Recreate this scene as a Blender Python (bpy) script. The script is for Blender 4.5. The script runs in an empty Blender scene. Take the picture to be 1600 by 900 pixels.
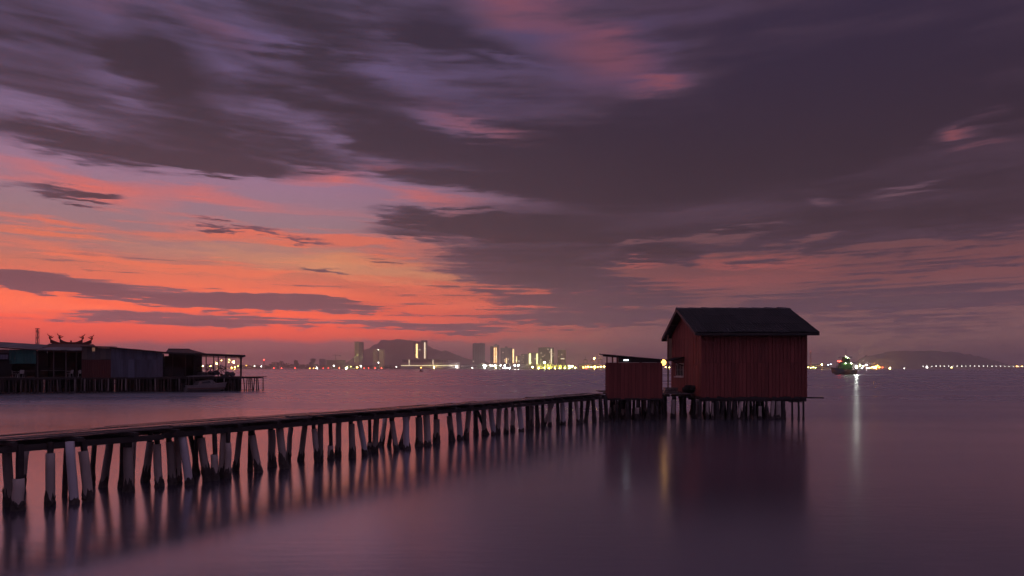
import bpy, bmesh, math, random
from mathutils import Vector, Matrix

S = bpy.context.scene
R = math.radians
random.seed(11)

# ------------------------------------------------------------------ camera
FPX, CX, HZ, CAMH = 1067.0, 800.0, 576.0, 2.8      # focal length in px of a 1600 px wide frame, centre, horizon row, eye height
cd = bpy.data.cameras.new('camera')
cam = bpy.data.objects.new('camera', cd)
S.collection.objects.link(cam)
cd.sensor_width = 36.0
cd.lens = 36.0 * FPX / 1600.0
cd.shift_y = (HZ - 450.0) / 1600.0
cd.clip_start = 0.1
cd.clip_end = 60000.0
cam.location = (0, 0, CAMH)
cam.rotation_euler = (R(90), 0, 0)
S.camera = cam

# ------------------------------------------------------------------ render
S.view_settings.view_transform = 'Standard'
S.view_settings.look = 'None'
S.view_settings.exposure = 0.0
S.view_settings.gamma = 1.0
S.render.engine = 'CYCLES'
S.cycles.use_denoising = True
S.cycles.use_adaptive_sampling = True
S.cycles.adaptive_threshold = 0.03
S.cycles.adaptive_min_samples = 16
S.cycles.max_bounces = 4
S.cycles.diffuse_bounces = 1
S.cycles.glossy_bounces = 2
S.cycles.transmission_bounces = 2
S.cycles.volume_bounces = 1
S.cycles.sample_clamp_indirect = 4.0
S.cycles.caustics_reflective = False
S.cycles.caustics_refractive = False

def lin(c):
    """sRGB 0-255 -> linear rgb"""
    o = []
    for v in c[:3]:
        v = v / 255.0
        o.append(v / 12.92 if v <= 0.04045 else ((v + 0.055) / 1.055) ** 2.4)
    return tuple(o)

# ------------------------------------------------------------------ node expressions
class E:
    """small wrapper: a value in a node tree with arithmetic"""
    tree = None
    def __init__(s, sock): s.s = sock
    @staticmethod
    def put(sock, v):
        if isinstance(v, E): E.tree.links.new(v.s, sock)
        else: sock.default_value = v
    @staticmethod
    def m(op, a, b=None, c=None, clamp=False):
        n = E.tree.nodes.new('ShaderNodeMath'); n.operation = op; n.use_clamp = clamp
        E.put(n.inputs[0], a)
        if b is not None: E.put(n.inputs[1], b)
        if c is not None: E.put(n.inputs[2], c)
        return E(n.outputs[0])
    def __add__(s, o): return E.m('ADD', s, o)
    def __radd__(s, o): return E.m('ADD', o, s)
    def __sub__(s, o): return E.m('SUBTRACT', s, o)
    def __rsub__(s, o): return E.m('SUBTRACT', o, s)
    def __mul__(s, o): return E.m('MULTIPLY', s, o)
    def __rmul__(s, o): return E.m('MULTIPLY', o, s)
    def __truediv__(s, o): return E.m('DIVIDE', s, o)
def sstep(x, a, b, lo=0.0, hi=1.0):
    n = E.tree.nodes.new('ShaderNodeMapRange'); n.interpolation_type = 'SMOOTHSTEP'
    for k, v in enumerate((x, a, b, lo, hi)): E.put(n.inputs[k], v)
    return E(n.outputs[0])
def vec(x, y, z=0.0):
    n = E.tree.nodes.new('ShaderNodeCombineXYZ')
    for k, v in enumerate((x, y, z)): E.put(n.inputs[k], v)
    return E(n.outputs[0])
def noise(v, scale=1.0, detail=3.0, rough=0.5, dist=0.0, dim='3D'):
    n = E.tree.nodes.new('ShaderNodeTexNoise'); n.noise_dimensions = dim
    E.put(n.inputs['Vector'], v)
    n.inputs['Scale'].default_value = scale; n.inputs['Detail'].default_value = detail
    n.inputs['Roughness'].default_value = rough; n.inputs['Distortion'].default_value = dist
    return E(n.outputs[0])
def mixc(f, a, b):
    n = E.tree.nodes.new('ShaderNodeMix'); n.data_type = 'RGBA'
    E.put(n.inputs[0], f)
    for k, v in ((6, a), (7, b)):
        if not isinstance(v, E): v = (*v[:3], 1.0)
        E.put(n.inputs[k], v)
    return E(n.outputs[2])
def ramp(x, stops):
    n = E.tree.nodes.new('ShaderNodeValToRGB'); E.put(n.inputs[0], x)
    cr = n.color_ramp
    while len(cr.elements) < len(stops): cr.elements.new(0.5)
    for el, (p, c) in zip(cr.elements, stops):
        el.position = p; el.color = (*c[:3], 1.0)
    return E(n.outputs[0])

# ------------------------------------------------------------------ sky: dusk after sunset, drifting cloud sheets
SUN_AZ, SUN_EL = -30.0, -2.0       # the sun has set to the left of the view
W = bpy.data.worlds.new('World'); S.world = W
W.use_nodes = True
W.cycles.sampling_method = 'MANUAL'
W.cycles.sample_map_resolution = 512
wt = W.node_tree; wt.nodes.clear(); E.tree = wt

def pix_dir(px, py):
    """azimuth and elevation in degrees of a viewing direction"""
    x, y = (px - CX) / FPX, (HZ - py) / FPX
    return math.degrees(math.atan(x)), math.degrees(math.atan2(y, math.hypot(1, x)))

def build_sky():
    tc = wt.nodes.new('ShaderNodeTexCoord')
    nrm = wt.nodes.new('ShaderNodeVectorMath'); nrm.operation = 'NORMALIZE'
    wt.links.new(tc.outputs['Generated'], nrm.inputs[0])
    sep = wt.nodes.new('ShaderNodeSeparateXYZ'); wt.links.new(nrm.outputs[0], sep.inputs[0])
    x, y, z = (E(o) for o in sep.outputs)
    D2 = 180.0 / math.pi
    az = E.m('ARCTAN2', x, y) * D2
    el = E.m('ARCSINE', E.m('ABSOLUTE', z)) * D2
    # slow wide wander and fine wind-drawn streaks
    wide = noise(vec(az * 0.045, el * 0.16, 3.1), 1.0, 3, 0.55)
    wide2 = noise(vec(az * 0.05, el * 0.2, 9.7), 1.0, 3, 0.55)
    strk = noise(vec(az * 0.085 + wide * 1.5, el * 0.75, 1.3), 1.0, 4, 0.55)
    fine = noise(vec(az * 0.16, el * 1.9 + wide2 * 1.2, 5.5), 1.0, 4, 0.65)
    rag = noise(vec(az * 0.55 + strk * 2.0, el * 3.4, 8.8), 1.0, 5, 0.62)
    low = sstep(el, 15.0, 5.0)
    hgt = sstep(el, 0.0, 14.0, 0.18, 1.0)
    wa = az + (wide - 0.5) * 9.0 * hgt + (strk - 0.5) * 5.0
    we = el + (wide2 - 0.5) * 3.6 * hgt + (strk - 0.5) * 2.0 * hgt + (fine - 0.5) * 2.4 * hgt + (rag - 0.5) * 1.1 + (fine - 0.5) * low * 1.0
    pos = vec(wa, we, 0.0)

    def blobs(lst, start):
        acc = start
        for (px, py, rx, ry, rot, w) in lst:
            a, e = pix_dir(px, py)
            kx = D2 * FPX / (FPX ** 2 + (px - CX) ** 2)
            ky = D2 / FPX * math.cos(R(e)) ** 2 * math.cos(R(a))
            mp = wt.nodes.new('ShaderNodeMapping'); mp.vector_type = 'TEXTURE'
            E.put(mp.inputs['Vector'], pos)
            mp.inputs['Location'].default_value = (a, e, 0)
            mp.inputs['Rotation'].default_value = (0, 0, R(-rot))
            mp.inputs['Scale'].default_value = (rx * kx, ry * ky, 1)
            g = wt.nodes.new('ShaderNodeTexGradient'); g.gradient_type = 'SPHERICAL'
            wt.links.new(mp.outputs[0], g.inputs[0])
            acc = E.m('MULTIPLY_ADD', E(g.outputs[1]), w, acc)
        return acc

    # --- light behind the clouds: hot low in the west, violet overhead
    west = sstep(az + (wide - 0.5) * 12.0, 15.0, -20.0)
    west = west * sstep(az, -150.0, -60.0)
    t = el / 40.0
    def rp(lst): return [(e / 40.0, lin(c)) for e, c in lst]
    hot = ramp(t, rp([(0, (160, 84, 76)), (2.0, (230, 74, 48)), (3.6, (255, 84, 44)), (5.5, (242, 96, 54)), (7.5, (202, 112, 88)), (9.0, (174, 122, 120)),
                      (11.3, (158, 124, 134)), (14.0, (158, 120, 144)), (17.0, (142, 116, 152)), (21, (102, 86, 124)), (28, (96, 80, 118)), (38, (78, 66, 98))]))
    cool = ramp(t, rp([(0, (132, 92, 86)), (2.5, (126, 88, 86)), (4.5, (112, 74, 78)), (7.0, (122, 70, 72)), (9.5, (112, 70, 74)),
                       (12, (104, 74, 84)), (16, (92, 68, 92)), (22, (76, 62, 96)), (28, (72, 58, 92)), (38, (66, 54, 86))]))
    col = mixc(west, cool, hot)
    # --- high lit streaks
    s1 = sstep(noise(vec(az * 0.05 + wide * 0.8, el * 1.0 + wide2 * 1.6, 21.0), 1.0, 5, 0.62), 0.50, 0.60)
    gate = sstep(el, 2.0, 6.0) * sstep(el, 14.5, 8.5) * west
    lit = blobs([(40, 482, 260, 15, 1, 1.1), (120, 290, 200, 26, 8, 1.1), (300, 310, 160, 18, 8, .7), (60, 348, 150, 14, 3, 1.2), (500, 285, 90, 24, 0, 1.0), (420, 370, 200, 14, 6, .9),
                 (640, 318, 120, 14, 6, .8), (600, 265, 60, 10, 2, .9), (570, 380, 120, 14, 4, .9), (100, 395, 260, 16, 3, .8), (690, 395, 150, 18, 4, .6),
                 (300, 440, 300, 16, 2, .6), (640, 445, 240, 14, 3, .9), (900, 460, 160, 10, 2, 1.0), (820, 478, 220, 12, 1, .9), (1180, 408, 150, 12, 5, 1.1), (1000, 405, 60, 14, 0, .9),
                 (1130, 440, 200, 20, 0, .5), (800, 205, 70, 14, 5, .45), (740, 190, 130, 22, 12, .5), (800, 8, 120, 40, 14, .6), (900, 20, 90, 50, 30, .3),
                 (930, 85, 100, 50, 10, .3), (1010, 140, 60, 16, 4, .45), (940, 110, 130, 70, 8, .3), (1545, 184, 60, 14, -6, .75), (1560, 215, 90, 14, 0, .7),
                 (260, 20, 190, 18, 14, .8), (150, 8, 100, 16, 0, .8)], gate * s1 * 0.9)
    litc = mixc(west, lin((166, 82, 78)), ramp(t, rp([(0, (244, 84, 64)), (5, (255, 106, 62)), (9, (240, 122, 86)), (12, (232, 112, 98)), (17, (196, 104, 108)), (21, (142, 80, 90)), (24, (126, 74, 90)), (38, (110, 76, 98))])))
    col = mixc(E.m('MULTIPLY', lit, 0.95, clamp=True), col, litc)
    # --- pale gaps: warm yellow grey and lilac
    gapy = blobs([(520, 415, 200, 30, 4, 1.0), (300, 392, 160, 14, 2, .5), (690, 430, 100, 14, 3, .6)], 0.0)
    col = mixc(E.m('MULTIPLY', gapy, 0.85, clamp=True), col, lin((232, 152, 102)))
    # --- dark cloud
    dens = 0.30 + (noise(vec(az * 0.035, el * 0.11, 14.0), 1.0, 4, 0.55) - 0.5) * 0.7 + (strk - 0.5) * sstep(el, 8.0, 20.0, 0.55, 1.0) + (fine - 0.5) * sstep(el, 10.0, 20.0, 0.5, 0.30)
    dens = dens + (rag - 0.5) * (0.12 + 0.85 * low) + sstep(el, 12.0, 19.0, -0.20, 0.36) + sstep(az, 8.0, 26.0, 0.0, 0.14)
    bars = noise(vec(az * 0.075 + wide * 0.6, el * 3.0 + strk * 0.6, 41.0), 1.0, 5, 0.62)
    dens = dens + (bars - 0.47) * sstep(el, 2.0, 3.5) * sstep(el, 13.0, 6.0) * 2.2
    dens = dens + sstep(E.m('ABSOLUTE', az), 42.0, 90.0, 0.0, 0.18)
    dens = blobs([
        # broad sheet right of the middle with ragged tongues pointing left
        (1260, 250, 640, 190, 0, .95), (1350, 90, 420, 150, 0, .5), (900, 262, 360, 70, 4, .8), (830, 300, 260, 34, 4, .8), (760, 285, 200, 18, 2, .7),
        (820, 362, 300, 46, 2, 1.2), (690, 350, 170, 16, 0, .9), (640, 372, 110, 12, 4, .6), (820, 408, 200, 30, 2, 1.0), (880, 440, 240, 26, 2, .9), (1040, 398, 60, 22, 0, 1.3), (1000, 392, 50, 12, 0, .8),
        (1400, 350, 330, 40, 0, .6), (1560, 330, 200, 60, 0, .5),
        # upper left sheet
        (330, 215, 330, 40, 7, .75), (180, 225, 300, 34, 5, .75), (350, 262, 200, 22, 7, .8), (90, 210, 200, 30, 0, .5), (240, 110, 150, 90, 60, .5), (560, 170, 180, 60, 12, .5), (500, 60, 120, 60, 12, .4), (680, 60, 160, 50, 14, .35),
        (600, 225, 120, 30, 6, .5),
        # low bars over the afterglow
        (260, 464, 480, 20, 1.5, 1.05), (60, 450, 190, 12, 1, .9), (480, 474, 220, 16, 2, .95), (340, 502, 260, 13, 1, 1.05), (180, 498, 90, 7, 0, .8), (600, 508, 160, 10, 0, .7), (900, 498, 200, 17, 0, 1.1), (700, 514, 130, 10, 0, .8), (930, 472, 200, 16, 1, .8),
        (90, 300, 150, 13, 4, 1.3), (130, 308, 60, 6, 2, .7), (350, 354, 110, 7, 5, 1.2), (470, 372, 110, 8, 4, 1.0), (510, 426, 70, 6, 1, .9), (600, 410, 60, 5, 2, .6),
        (1330, 430, 260, 20, 0, .4), (1400, 470, 330, 26, 0, .6), (1180, 490, 220, 14, 0, .4), (1560, 400, 120, 18, 0, .3),
        # openings
        (300, 345, 420, 60, 4, -.5), (480, 300, 160, 36, 2, -.5), (120, 265, 220, 18, 6, -.5), (960, 110, 170, 90, 8, -.38), (830, 30, 120, 60, 20, -.5), (1010, 140, 70, 24, 4, -.5),
        (1545, 186, 70, 20, -5, -.9), (1540, 215, 120, 14, 0, -.5), (1420, 288, 90, 13, -4, -.9), (1295, 312, 44, 14, 0, -.9), (1260, 372, 60, 9, -14, -.8), (1090, 362, 180, 12, 0, -.7), (980, 372, 70, 8, -6, -.6), (1170, 425, 260, 34, 2, -.6), (1000, 412, 70, 18, 0, -.6),
        (200, 150, 120, 40, 20, -.22), (200, 30, 200, 40, 14, -.3), (420, 90, 160, 22, 12, -.25), (600, 120, 160, 24, 12, -.3), (760, 95, 130, 14, 12, -.3), (330, 205, 300, 12, 9, -.35), (160, 165, 120, 20, 12, -.3), (760, 200, 130, 16, 8, -.5),
    ], dens)
    cover = sstep(dens, sstep(el, 8.0, 18.0, 0.28, 0.16), sstep(el, 6.0, 18.0, 0.60, 0.86))
    tex = noise(vec(az * 0.07 + wide * 1.2, el * 0.55 + strk * 0.8, 33.0), 1.0, 5, 0.6)
    thick = sstep(dens + (tex - 0.5) * 1.7, 0.28, sstep(az, -5.0, 20.0, 1.10, 1.35))
    cthin = mixc(west, lin((72, 53, 70)), ramp(t, rp([(0, (120, 78, 86)), (6, (104, 76, 88)), (10, (112, 82, 98)), (16, (92, 73, 98)), (24, (82, 67, 95)), (38, (98, 84, 112))])))
    cthick = mixc(west, ramp(t, rp([(0, (92, 68, 80)), (5, (80, 60, 72)), (10, (48, 34, 45)), (16, (40, 28, 39)), (22, (37, 27, 46)), (28, (38, 29, 54)), (38, (54, 42, 64))])),
                  ramp(t, rp([(0, (92, 66, 78)), (6, (80, 58, 72)), (12, (58, 42, 52)), (20, (40, 29, 36)), (28, (42, 33, 45)), (38, (72, 60, 80))])))
    col = mixc(cover * 0.94, col, mixc(thick, cthin, cthick))
    # --- soft lumpy bank lying on the horizon
    bank = noise(vec(az * 0.22, 7.7, 0.0), 1.0, 4, 0.6)
    top = 1.2 + bank * 1.6 + sstep(az, -36.0, -20.0, -0.5, 0.3)
    bk = sstep(el - top, 0.25, -0.25)
    col = mixc(bk * sstep(az, 24.0, 4.0, 0.25, 0.85), col, mixc(west, lin((128, 90, 86)), lin((128, 84, 92))))
    # --- unseen sky overhead and behind the viewer, brightened to raise the ambient light
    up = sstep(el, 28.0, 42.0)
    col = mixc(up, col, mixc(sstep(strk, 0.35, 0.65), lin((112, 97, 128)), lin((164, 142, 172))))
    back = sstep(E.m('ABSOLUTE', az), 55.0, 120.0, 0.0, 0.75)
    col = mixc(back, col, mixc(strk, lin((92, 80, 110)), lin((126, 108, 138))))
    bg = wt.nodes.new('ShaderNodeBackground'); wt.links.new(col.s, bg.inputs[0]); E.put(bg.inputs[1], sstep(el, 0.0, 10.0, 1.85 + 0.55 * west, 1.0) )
    # the clear air above the cloud: physical sky with the sun just set
    st = wt.nodes.new('ShaderNodeTexSky'); st.sky_type = 'NISHITA'; st.sun_disc = False
    st.sun_elevation = R(SUN_EL); st.sun_rotation = R(SUN_AZ)
    b2 = wt.nodes.new('ShaderNodeBackground'); wt.links.new(st.outputs[0], b2.inputs[0]); b2.inputs[1].default_value = 0.03
    ad = wt.nodes.new('ShaderNodeAddShader'); wt.links.new(bg.outputs[0], ad.inputs[0]); wt.links.new(b2.outputs[0], ad.inputs[1])
    out = wt.nodes.new('ShaderNodeOutputWorld'); wt.links.new(ad.outputs[0], out.inputs[0])
build_sky()


# ================================================================== helpers
COL = S.collection
WL = {}                                   # world position of every parent
def wp(px, py, z=0.0):
    """point at height z seen at a pixel of the photograph"""
    Y = FPX * (CAMH - z) / (py - HZ)
    return Vector(((px - CX) / FPX * Y, Y, z))
def at(px, py, Y): return Vector(((px - CX) / FPX * Y, Y, CAMH + (HZ - py) / FPX * Y))

class MB:
    """collects faces, then links them as one mesh object"""
    def __init__(s, M=None): s.v, s.f, s.M = [], [], M
    def add(s, vs, fs):
        o = len(s.v)
        s.v += [(s.M @ Vector(p)) if s.M else Vector(p) for p in vs]
        s.f += [tuple(i + o for i in f) for f in fs]
        return s
    def box(s, x0, x1, y0, y1, z0, z1):
        return s.add([(x0, y0, z0), (x1, y0, z0), (x1, y1, z0), (x0, y1, z0), (x0, y0, z1), (x1, y0, z1), (x1, y1, z1), (x0, y1, z1)],
                     [(0, 3, 2, 1), (4, 5, 6, 7), (0, 1, 5, 4), (1, 2, 6, 5), (2, 3, 7, 6), (3, 0, 4, 7)])
    def beam(s, p, q, w, h, up=(0, 0, 1)):
        p, q = Vector(p), Vector(q); d = (q - p).normalized()
        a = d.cross(Vector(up))
        a = a.normalized() if a.length > 1e-4 else Vector((1, 0, 0))
        b = a.cross(d).normalized()
        vs = [c + a * (w / 2 * i) + b * (h / 2 * j) for c in (p, q) for i, j in ((-1, -1), (1, -1), (1, 1), (-1, 1))]
        return s.add(vs, [(0, 1, 2, 3), (7, 6, 5, 4), (0, 4, 5, 1), (1, 5, 6, 2), (2, 6, 7, 3), (3, 7, 4, 0)])
    def tube(s, pts, rad, n=8, cap=True, jit=0.0):
        pts = [Vector(p) for p in pts]; o = len(pts); vs = []
        for i, p in enumerate(pts):
            d = (pts[min(i + 1, o - 1)] - pts[max(i - 1, 0)]).normalized()
            a = d.cross(Vector((0, 1, 0.13))); a.normalize(); b = d.cross(a)
            r = rad[i] if isinstance(rad, (list, tuple)) else rad
            for k in range(n):
                t = 2 * math.pi * k / n
                rr = r * (1 + random.uniform(-jit, jit))
                vs.append(p + (a * math.cos(t) + b * math.sin(t)) * rr)
        fs = [(i * n + k, i * n + (k + 1) % n, (i + 1) * n + (k + 1) % n, (i + 1) * n + k) for i in range(o - 1) for k in range(n)]
        if cap: fs += [tuple(range(n - 1, -1, -1)), tuple((o - 1) * n + k for k in range(n))]
        return s.add(vs, fs)
    def prism(s, outline, y0, y1):
        """outline in x,z pulled along y"""
        n = len(outline)
        return s.add([(x, y0, z) for x, z in outline] + [(x, y1, z) for x, z in outline],
                     [tuple(range(n)), tuple(range(2 * n - 1, n - 1, -1))] + [(i, i + n, (i + 1) % n + n, (i + 1) % n) for i in range(n)])
    def ball(s, c, r, seg=8, rings=5, sq=1.0, jit=0.0):
        c = Vector(c); vs = [c + Vector((0, 0, r * sq))]; fs = []
        for i in range(1, rings):
            t = math.pi * i / rings
            for k in range(seg):
                u = 2 * math.pi * k / seg; rr = r * (1 + random.uniform(-jit, jit))
                vs.append(c + Vector((math.sin(t) * math.cos(u) * rr, math.sin(t) * math.sin(u) * rr, math.cos(t) * rr * sq)))
        vs.append(c - Vector((0, 0, r * sq))); last = len(vs) - 1
        for k in range(seg):
            fs.append((0, 1 + k, 1 + (k + 1) % seg))
            for i in range(rings - 2):
                a = 1 + i * seg
                fs.append((a + k, a + seg + k, a + seg + (k + 1) % seg, a + (k + 1) % seg))
            a = 1 + (rings - 2) * seg
            fs.append((a + k, last, a + (k + 1) % seg))
        return s.add(vs, fs)
    def mesh(s, name, m, org=(0, 0, 0), smooth=False):
        me = bpy.data.meshes.new(name); org = Vector(org)
        me.from_pydata([tuple(v - org) for v in s.v], [], s.f)
        if m: me.materials.append(m)
        if smooth: me.polygons.foreach_set('use_smooth', [True] * len(me.polygons))
        me.update()
        return me
    def build(s, name, m, parent=None, smooth=False, org=None):
        if org is None:
            lo = Vector([min(v[i] for v in s.v) for i in range(3)]); hi = Vector([max(v[i] for v in s.v) for i in range(3)])
            org = Vector(((lo.x + hi.x) / 2, (lo.y + hi.y) / 2, lo.z))
        return place(name, s.mesh(name, m, org, smooth), org, parent)
def place(name, me, loc, parent=None, rot=None, scale=None):
    o = bpy.data.objects.new(name, me); COL.objects.link(o)
    loc = Vector(loc)
    if parent is not None:
        o.parent = parent; o.location = loc - WL[parent.name]
    else: o.location = loc
    if rot: o.rotation_euler = rot
    if scale: o.scale = scale
    WL[o.name] = loc
    return o
def tag(o, label, cat, group=None):
    o['label'] = label; o['category'] = cat
    if group: o['group'] = group
    return o
def thing(name, loc, label, cat, group=None):
    return tag(place(name, None, loc), label, cat, group)
def struct(o, kind='structure'):
    o['kind'] = kind; return o
def copy_thing(src, loc, rz=None):
    def cp(o, parent):
        c = o.copy(); COL.objects.link(c); c.parent = parent
        WL[c.name] = WL[o.name].copy()
        for ch in list(o.children): cp(ch, c)
        return c
    r = cp(src, None); r.location = loc
    if rz is not None: r.rotation_euler = (0, 0, rz)
    return r
ORD = ['first', 'second', 'third', 'fourth', 'fifth', 'sixth', 'seventh', 'eighth', 'ninth', 'tenth', 'eleventh', 'twelfth', 'thirteenth', 'fourteenth',
       'fifteenth', 'sixteenth', 'seventeenth', 'eighteenth', 'nineteenth', 'twentieth', 'twenty-first', 'twenty-second', 'twenty-third', 'twenty-fourth', 'twenty-fifth', 'twenty-sixth']

# ------------------------------------------------------------------ materials
MATS = {}
def mat(name, c, rough=0.7, var=0.25, nscale=3.0, stretch=(1, 1, 1), rnd=0.2, bump=0.0, metal=0.0, spec=0.4, c2=None):
    """procedural surface: base colour broken by stretched noise and by a random tint for each object"""
    if name in MATS: return MATS[name]
    m = bpy.data.materials.new(name); m.use_nodes = True; MATS[name] = m
    t = m.node_tree; E.tree = t; b = t.nodes['Principled BSDF']
    b.inputs['Roughness'].default_value = rough; b.inputs['Metallic'].default_value = metal
    b.inputs['Specular IOR Level'].default_value = spec
    tc = t.nodes.new('ShaderNodeTexCoord'); mp = t.nodes.new('ShaderNodeMapping')
    mp.inputs['Scale'].default_value = stretch
    oi = t.nodes.new('ShaderNodeObjectInfo')
    ad = t.nodes.new('ShaderNodeVectorMath'); ad.operation = 'MULTIPLY_ADD'
    t.links.new(oi.outputs['Random'], ad.inputs[0]); ad.inputs[1].default_value = (37, 19, 53); t.links.new(tc.outputs['Object'], ad.inputs[2])
    t.links.new(ad.outputs[0], mp.inputs[0]); v = E(mp.outputs[0])
    n1 = noise(v, nscale, 6, 0.65)
    k = (1.0 - var) + n1 * (2 * var)
    k = k * ((1.0 - rnd) + E(oi.outputs['Random']) * (2 * rnd))
    base = mixc(sstep(noise(v, nscale * 0.45, 4, 0.6), 0.42, 0.66), c, c2 if c2 else c)
    mul = t.nodes.new('ShaderNodeVectorMath'); mul.operation = 'SCALE'
    t.links.new(base.s, mul.inputs[0]); t.links.new(k.s, mul.inputs['Scale'])
    t.links.new(mul.outputs[0], b.inputs['Base Color'])
    if bump:
        bp = t.nodes.new('ShaderNodeBump'); bp.inputs['Strength'].default_value = bump; bp.inputs['Distance'].default_value = 0.02
        E.put(bp.inputs['Height'], noise(v, nscale * 3, 5, 0.7)); t.links.new(bp.outputs[0], b.inputs['Normal'])
    return m
def glow(name, c, strength):
    if name in MATS: return MATS[name]
    m = bpy.data.materials.new(name); m.use_nodes = True; MATS[name] = m
    b = m.node_tree.nodes['Principled BSDF']
    b.inputs['Base Color'].default_value = (0.8, 0.8, 0.8, 1)
    b.inputs['Emission Color'].default_value = (*c, 1); b.inputs['Emission Strength'].default_value = strength
    return m

WOODD = mat('dark_wet_timber', (0.034, 0.025, 0.024), 0.6, 0.45, 2.0, (1, 1, 8), 0.3, 0.5, c2=(0.02, 0.016, 0.017))
DECK = mat('weathered_deck_plank', (0.11, 0.08, 0.075), 0.27, 0.4, 2.5, (6, 6, 6), 0.35, 0.3, spec=0.7, c2=(0.07, 0.053, 0.054))
SLEEVE = mat('grey_concrete_pile', (0.46, 0.375, 0.345), 0.75, 0.28, 2.6, (1, 1, 0.5), 0.35, 0.3, c2=(0.33, 0.255, 0.23))
PVC = mat('pale_plastic_pipe', (0.54, 0.49, 0.53), 0.5, 0.14, 2.0, (1, 1, 0.4), 0.12, 0.1)
CRUST = mat('barnacle_crust', (0.060, 0.048, 0.044), 0.9, 0.6, 14.0, (1, 1, 1), 0.3, 1.0, c2=(0.09, 0.07, 0.065))
RED = mat('faded_red_board', (0.25, 0.062, 0.053), 0.75, 0.28, 1.6, (5, 5, 0.5), 0.15, 0.35, c2=(0.195, 0.049, 0.042))
REDIN = mat('dark_red_backing', (0.10, 0.03, 0.03), 0.85, 0.2, 2.0)
TIN = mat('dark_roof_sheet', (0.013, 0.011, 0.014), 0.7, 0.5, 1.1, (1, 1, 1), 0.28, 0.3, spec=0.15, c2=(0.024, 0.018, 0.021))
RIDGE = mat('ridge_cap_dark', (0.05, 0.036, 0.04), 0.7, 0.4, 2.0, rnd=0.3)
WHITE = mat('grimy_white_paint', (0.62, 0.58, 0.56), 0.55, 0.2, 2.0)
BLACK = mat('black_fabric_and_rope', (0.02, 0.018, 0.018), 0.9, 0.5, 6.0, bump=1.0)
GLASS = mat('dark_window_glass', (0.02, 0.02, 0.025), 0.08, 0.1, 1.0, spec=0.6)

# ================================================================== water
def water_material():
    m = bpy.data.materials.new('calm_sea'); m.use_nodes = True
    t = m.node_tree; E.tree = t; b = t.nodes['Principled BSDF']
    b.inputs['Base Color'].default_value = (0.05, 0.045, 0.06, 1)
    b.inputs['IOR'].default_value = 1.33
    tc = t.nodes.new('ShaderNodeTexCoord')
    def scaled(x, y):
        mp = t.nodes.new('ShaderNodeMapping'); mp.inputs['Scale'].default_value = (x, y, 1)
        t.links.new(tc.outputs['Object'], mp.inputs[0]); return E(mp.outputs[0])
    drift = noise(scaled(0.010, 0.035), 1.0, 4, 0.6)
    sp_ = t.nodes.new('ShaderNodeSeparateXYZ'); t.links.new(tc.outputs['Object'], sp_.inputs[0])
    rough = sstep(drift, 0.3, 0.7, 0.0, 0.06) + sstep(E(sp_.outputs[1]) + (drift - 0.5) * 40.0, 26.0, 62.0, 0.16, 0.25)   # calm in the lee of the jetty, ruffled in the open channel
    E.put(b.inputs['Roughness'], rough)
    h = noise(scaled(1.1, 5.0), 1.0, 4, 0.6) * 0.6 + noise(scaled(0.12, 0.5), 1.0, 3, 0.5)
    bp = t.nodes.new('ShaderNodeBump'); bp.inputs['Strength'].default_value = 0.035; bp.inputs['Distance'].default_value = 0.12
    E.put(bp.inputs['Height'], h); t.links.new(bp.outputs[0], b.inputs['Normal'])
    gl = t.nodes.new('ShaderNodeBsdfGlossy'); gl.inputs['Color'].default_value = (0.88, 0.88, 1.0, 1)     # extra gloss mixed in to brighten the otherwise too dark water
    E.put(gl.inputs['Roughness'], rough); t.links.new(bp.outputs[0], gl.inputs['Normal'])
    mx = t.nodes.new('ShaderNodeMixShader'); mx.inputs[0].default_value = 0.46
    t.links.new(b.outputs[0], mx.inputs[1]); t.links.new(gl.outputs[0], mx.inputs[2]); t.links.new(mx.outputs[0], t.nodes['Material Output'].inputs[0])
    return m
w = MB(); N = 16900
w.add([(-N, -2900, 0), (N, -2900, 0), (N, N, 0), (-N, N, 0)], [(0, 1, 2, 3)])
struct(w.build('water', water_material(), org=(0, 0, 0)))

# ================================================================== the long jetty
J0, J1 = Vector((-9.9, 13.2, 0)), Vector((5.3, 37.5, 0))
JD = (J1 - J0).normalized(); JN = Vector((-JD.y, JD.x, 0))        # along, and to the far side
JL = (J1 - J0).length
jet = thing('jetty', J0, 'long plank jetty on leaning piles running from lower left to the red shed', 'jetty')
def jp(a, b, z): return J0 + JD * a + JN * b + Vector((0, 0, z))
JW = 1.30
rj = random.Random(3)
NP = 6; pw = JW / NP
for k in range(NP):                                               # planks lie lengthwise, butted end to end
    a = -7.5 + rj.uniform(0, 1.5) - 1.5
    while a < JL - 0.1:
        L = rj.uniform(3.2, 4.6); e = min(a + L, JL)
        if e - a < 0.5: break
        z0, z1 = 1.385 + rj.uniform(-.012, .028), 1.385 + rj.uniform(-.012, .028)
        off = rj.uniform(-.012, .012) + (0 if 0 < k < NP - 1 else rj.uniform(-.07, .07))
        mid = (a + e) / 2; sag = rj.uniform(-.03, .015)
        b0 = k * pw + 0.006 + off; b1 = (k + 1) * pw - 0.006 + off
        m = MB(); vs = []
        for q, zz in ((a + .005, z0), (mid, (z0 + z1) / 2 + sag), (e - .005, z1)):
            vs += [jp(q, b0, zz), jp(q, b1, zz), jp(q, b1, zz + .04), jp(q, b0, zz + .04)]
        fs = [(0, 1, 2, 3), (11, 10, 9, 8)]
        for i in (0, 4): fs += [(i, i + 4, i + 5, i + 1), (i + 1, i + 5, i + 6, i + 2), (i + 2, i + 6, i + 7, i + 3), (i + 3, i + 7, i + 4, i)]
        m.add(vs, fs); m.build('plank', DECK, jet)
        a = e
a = -7.6
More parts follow.
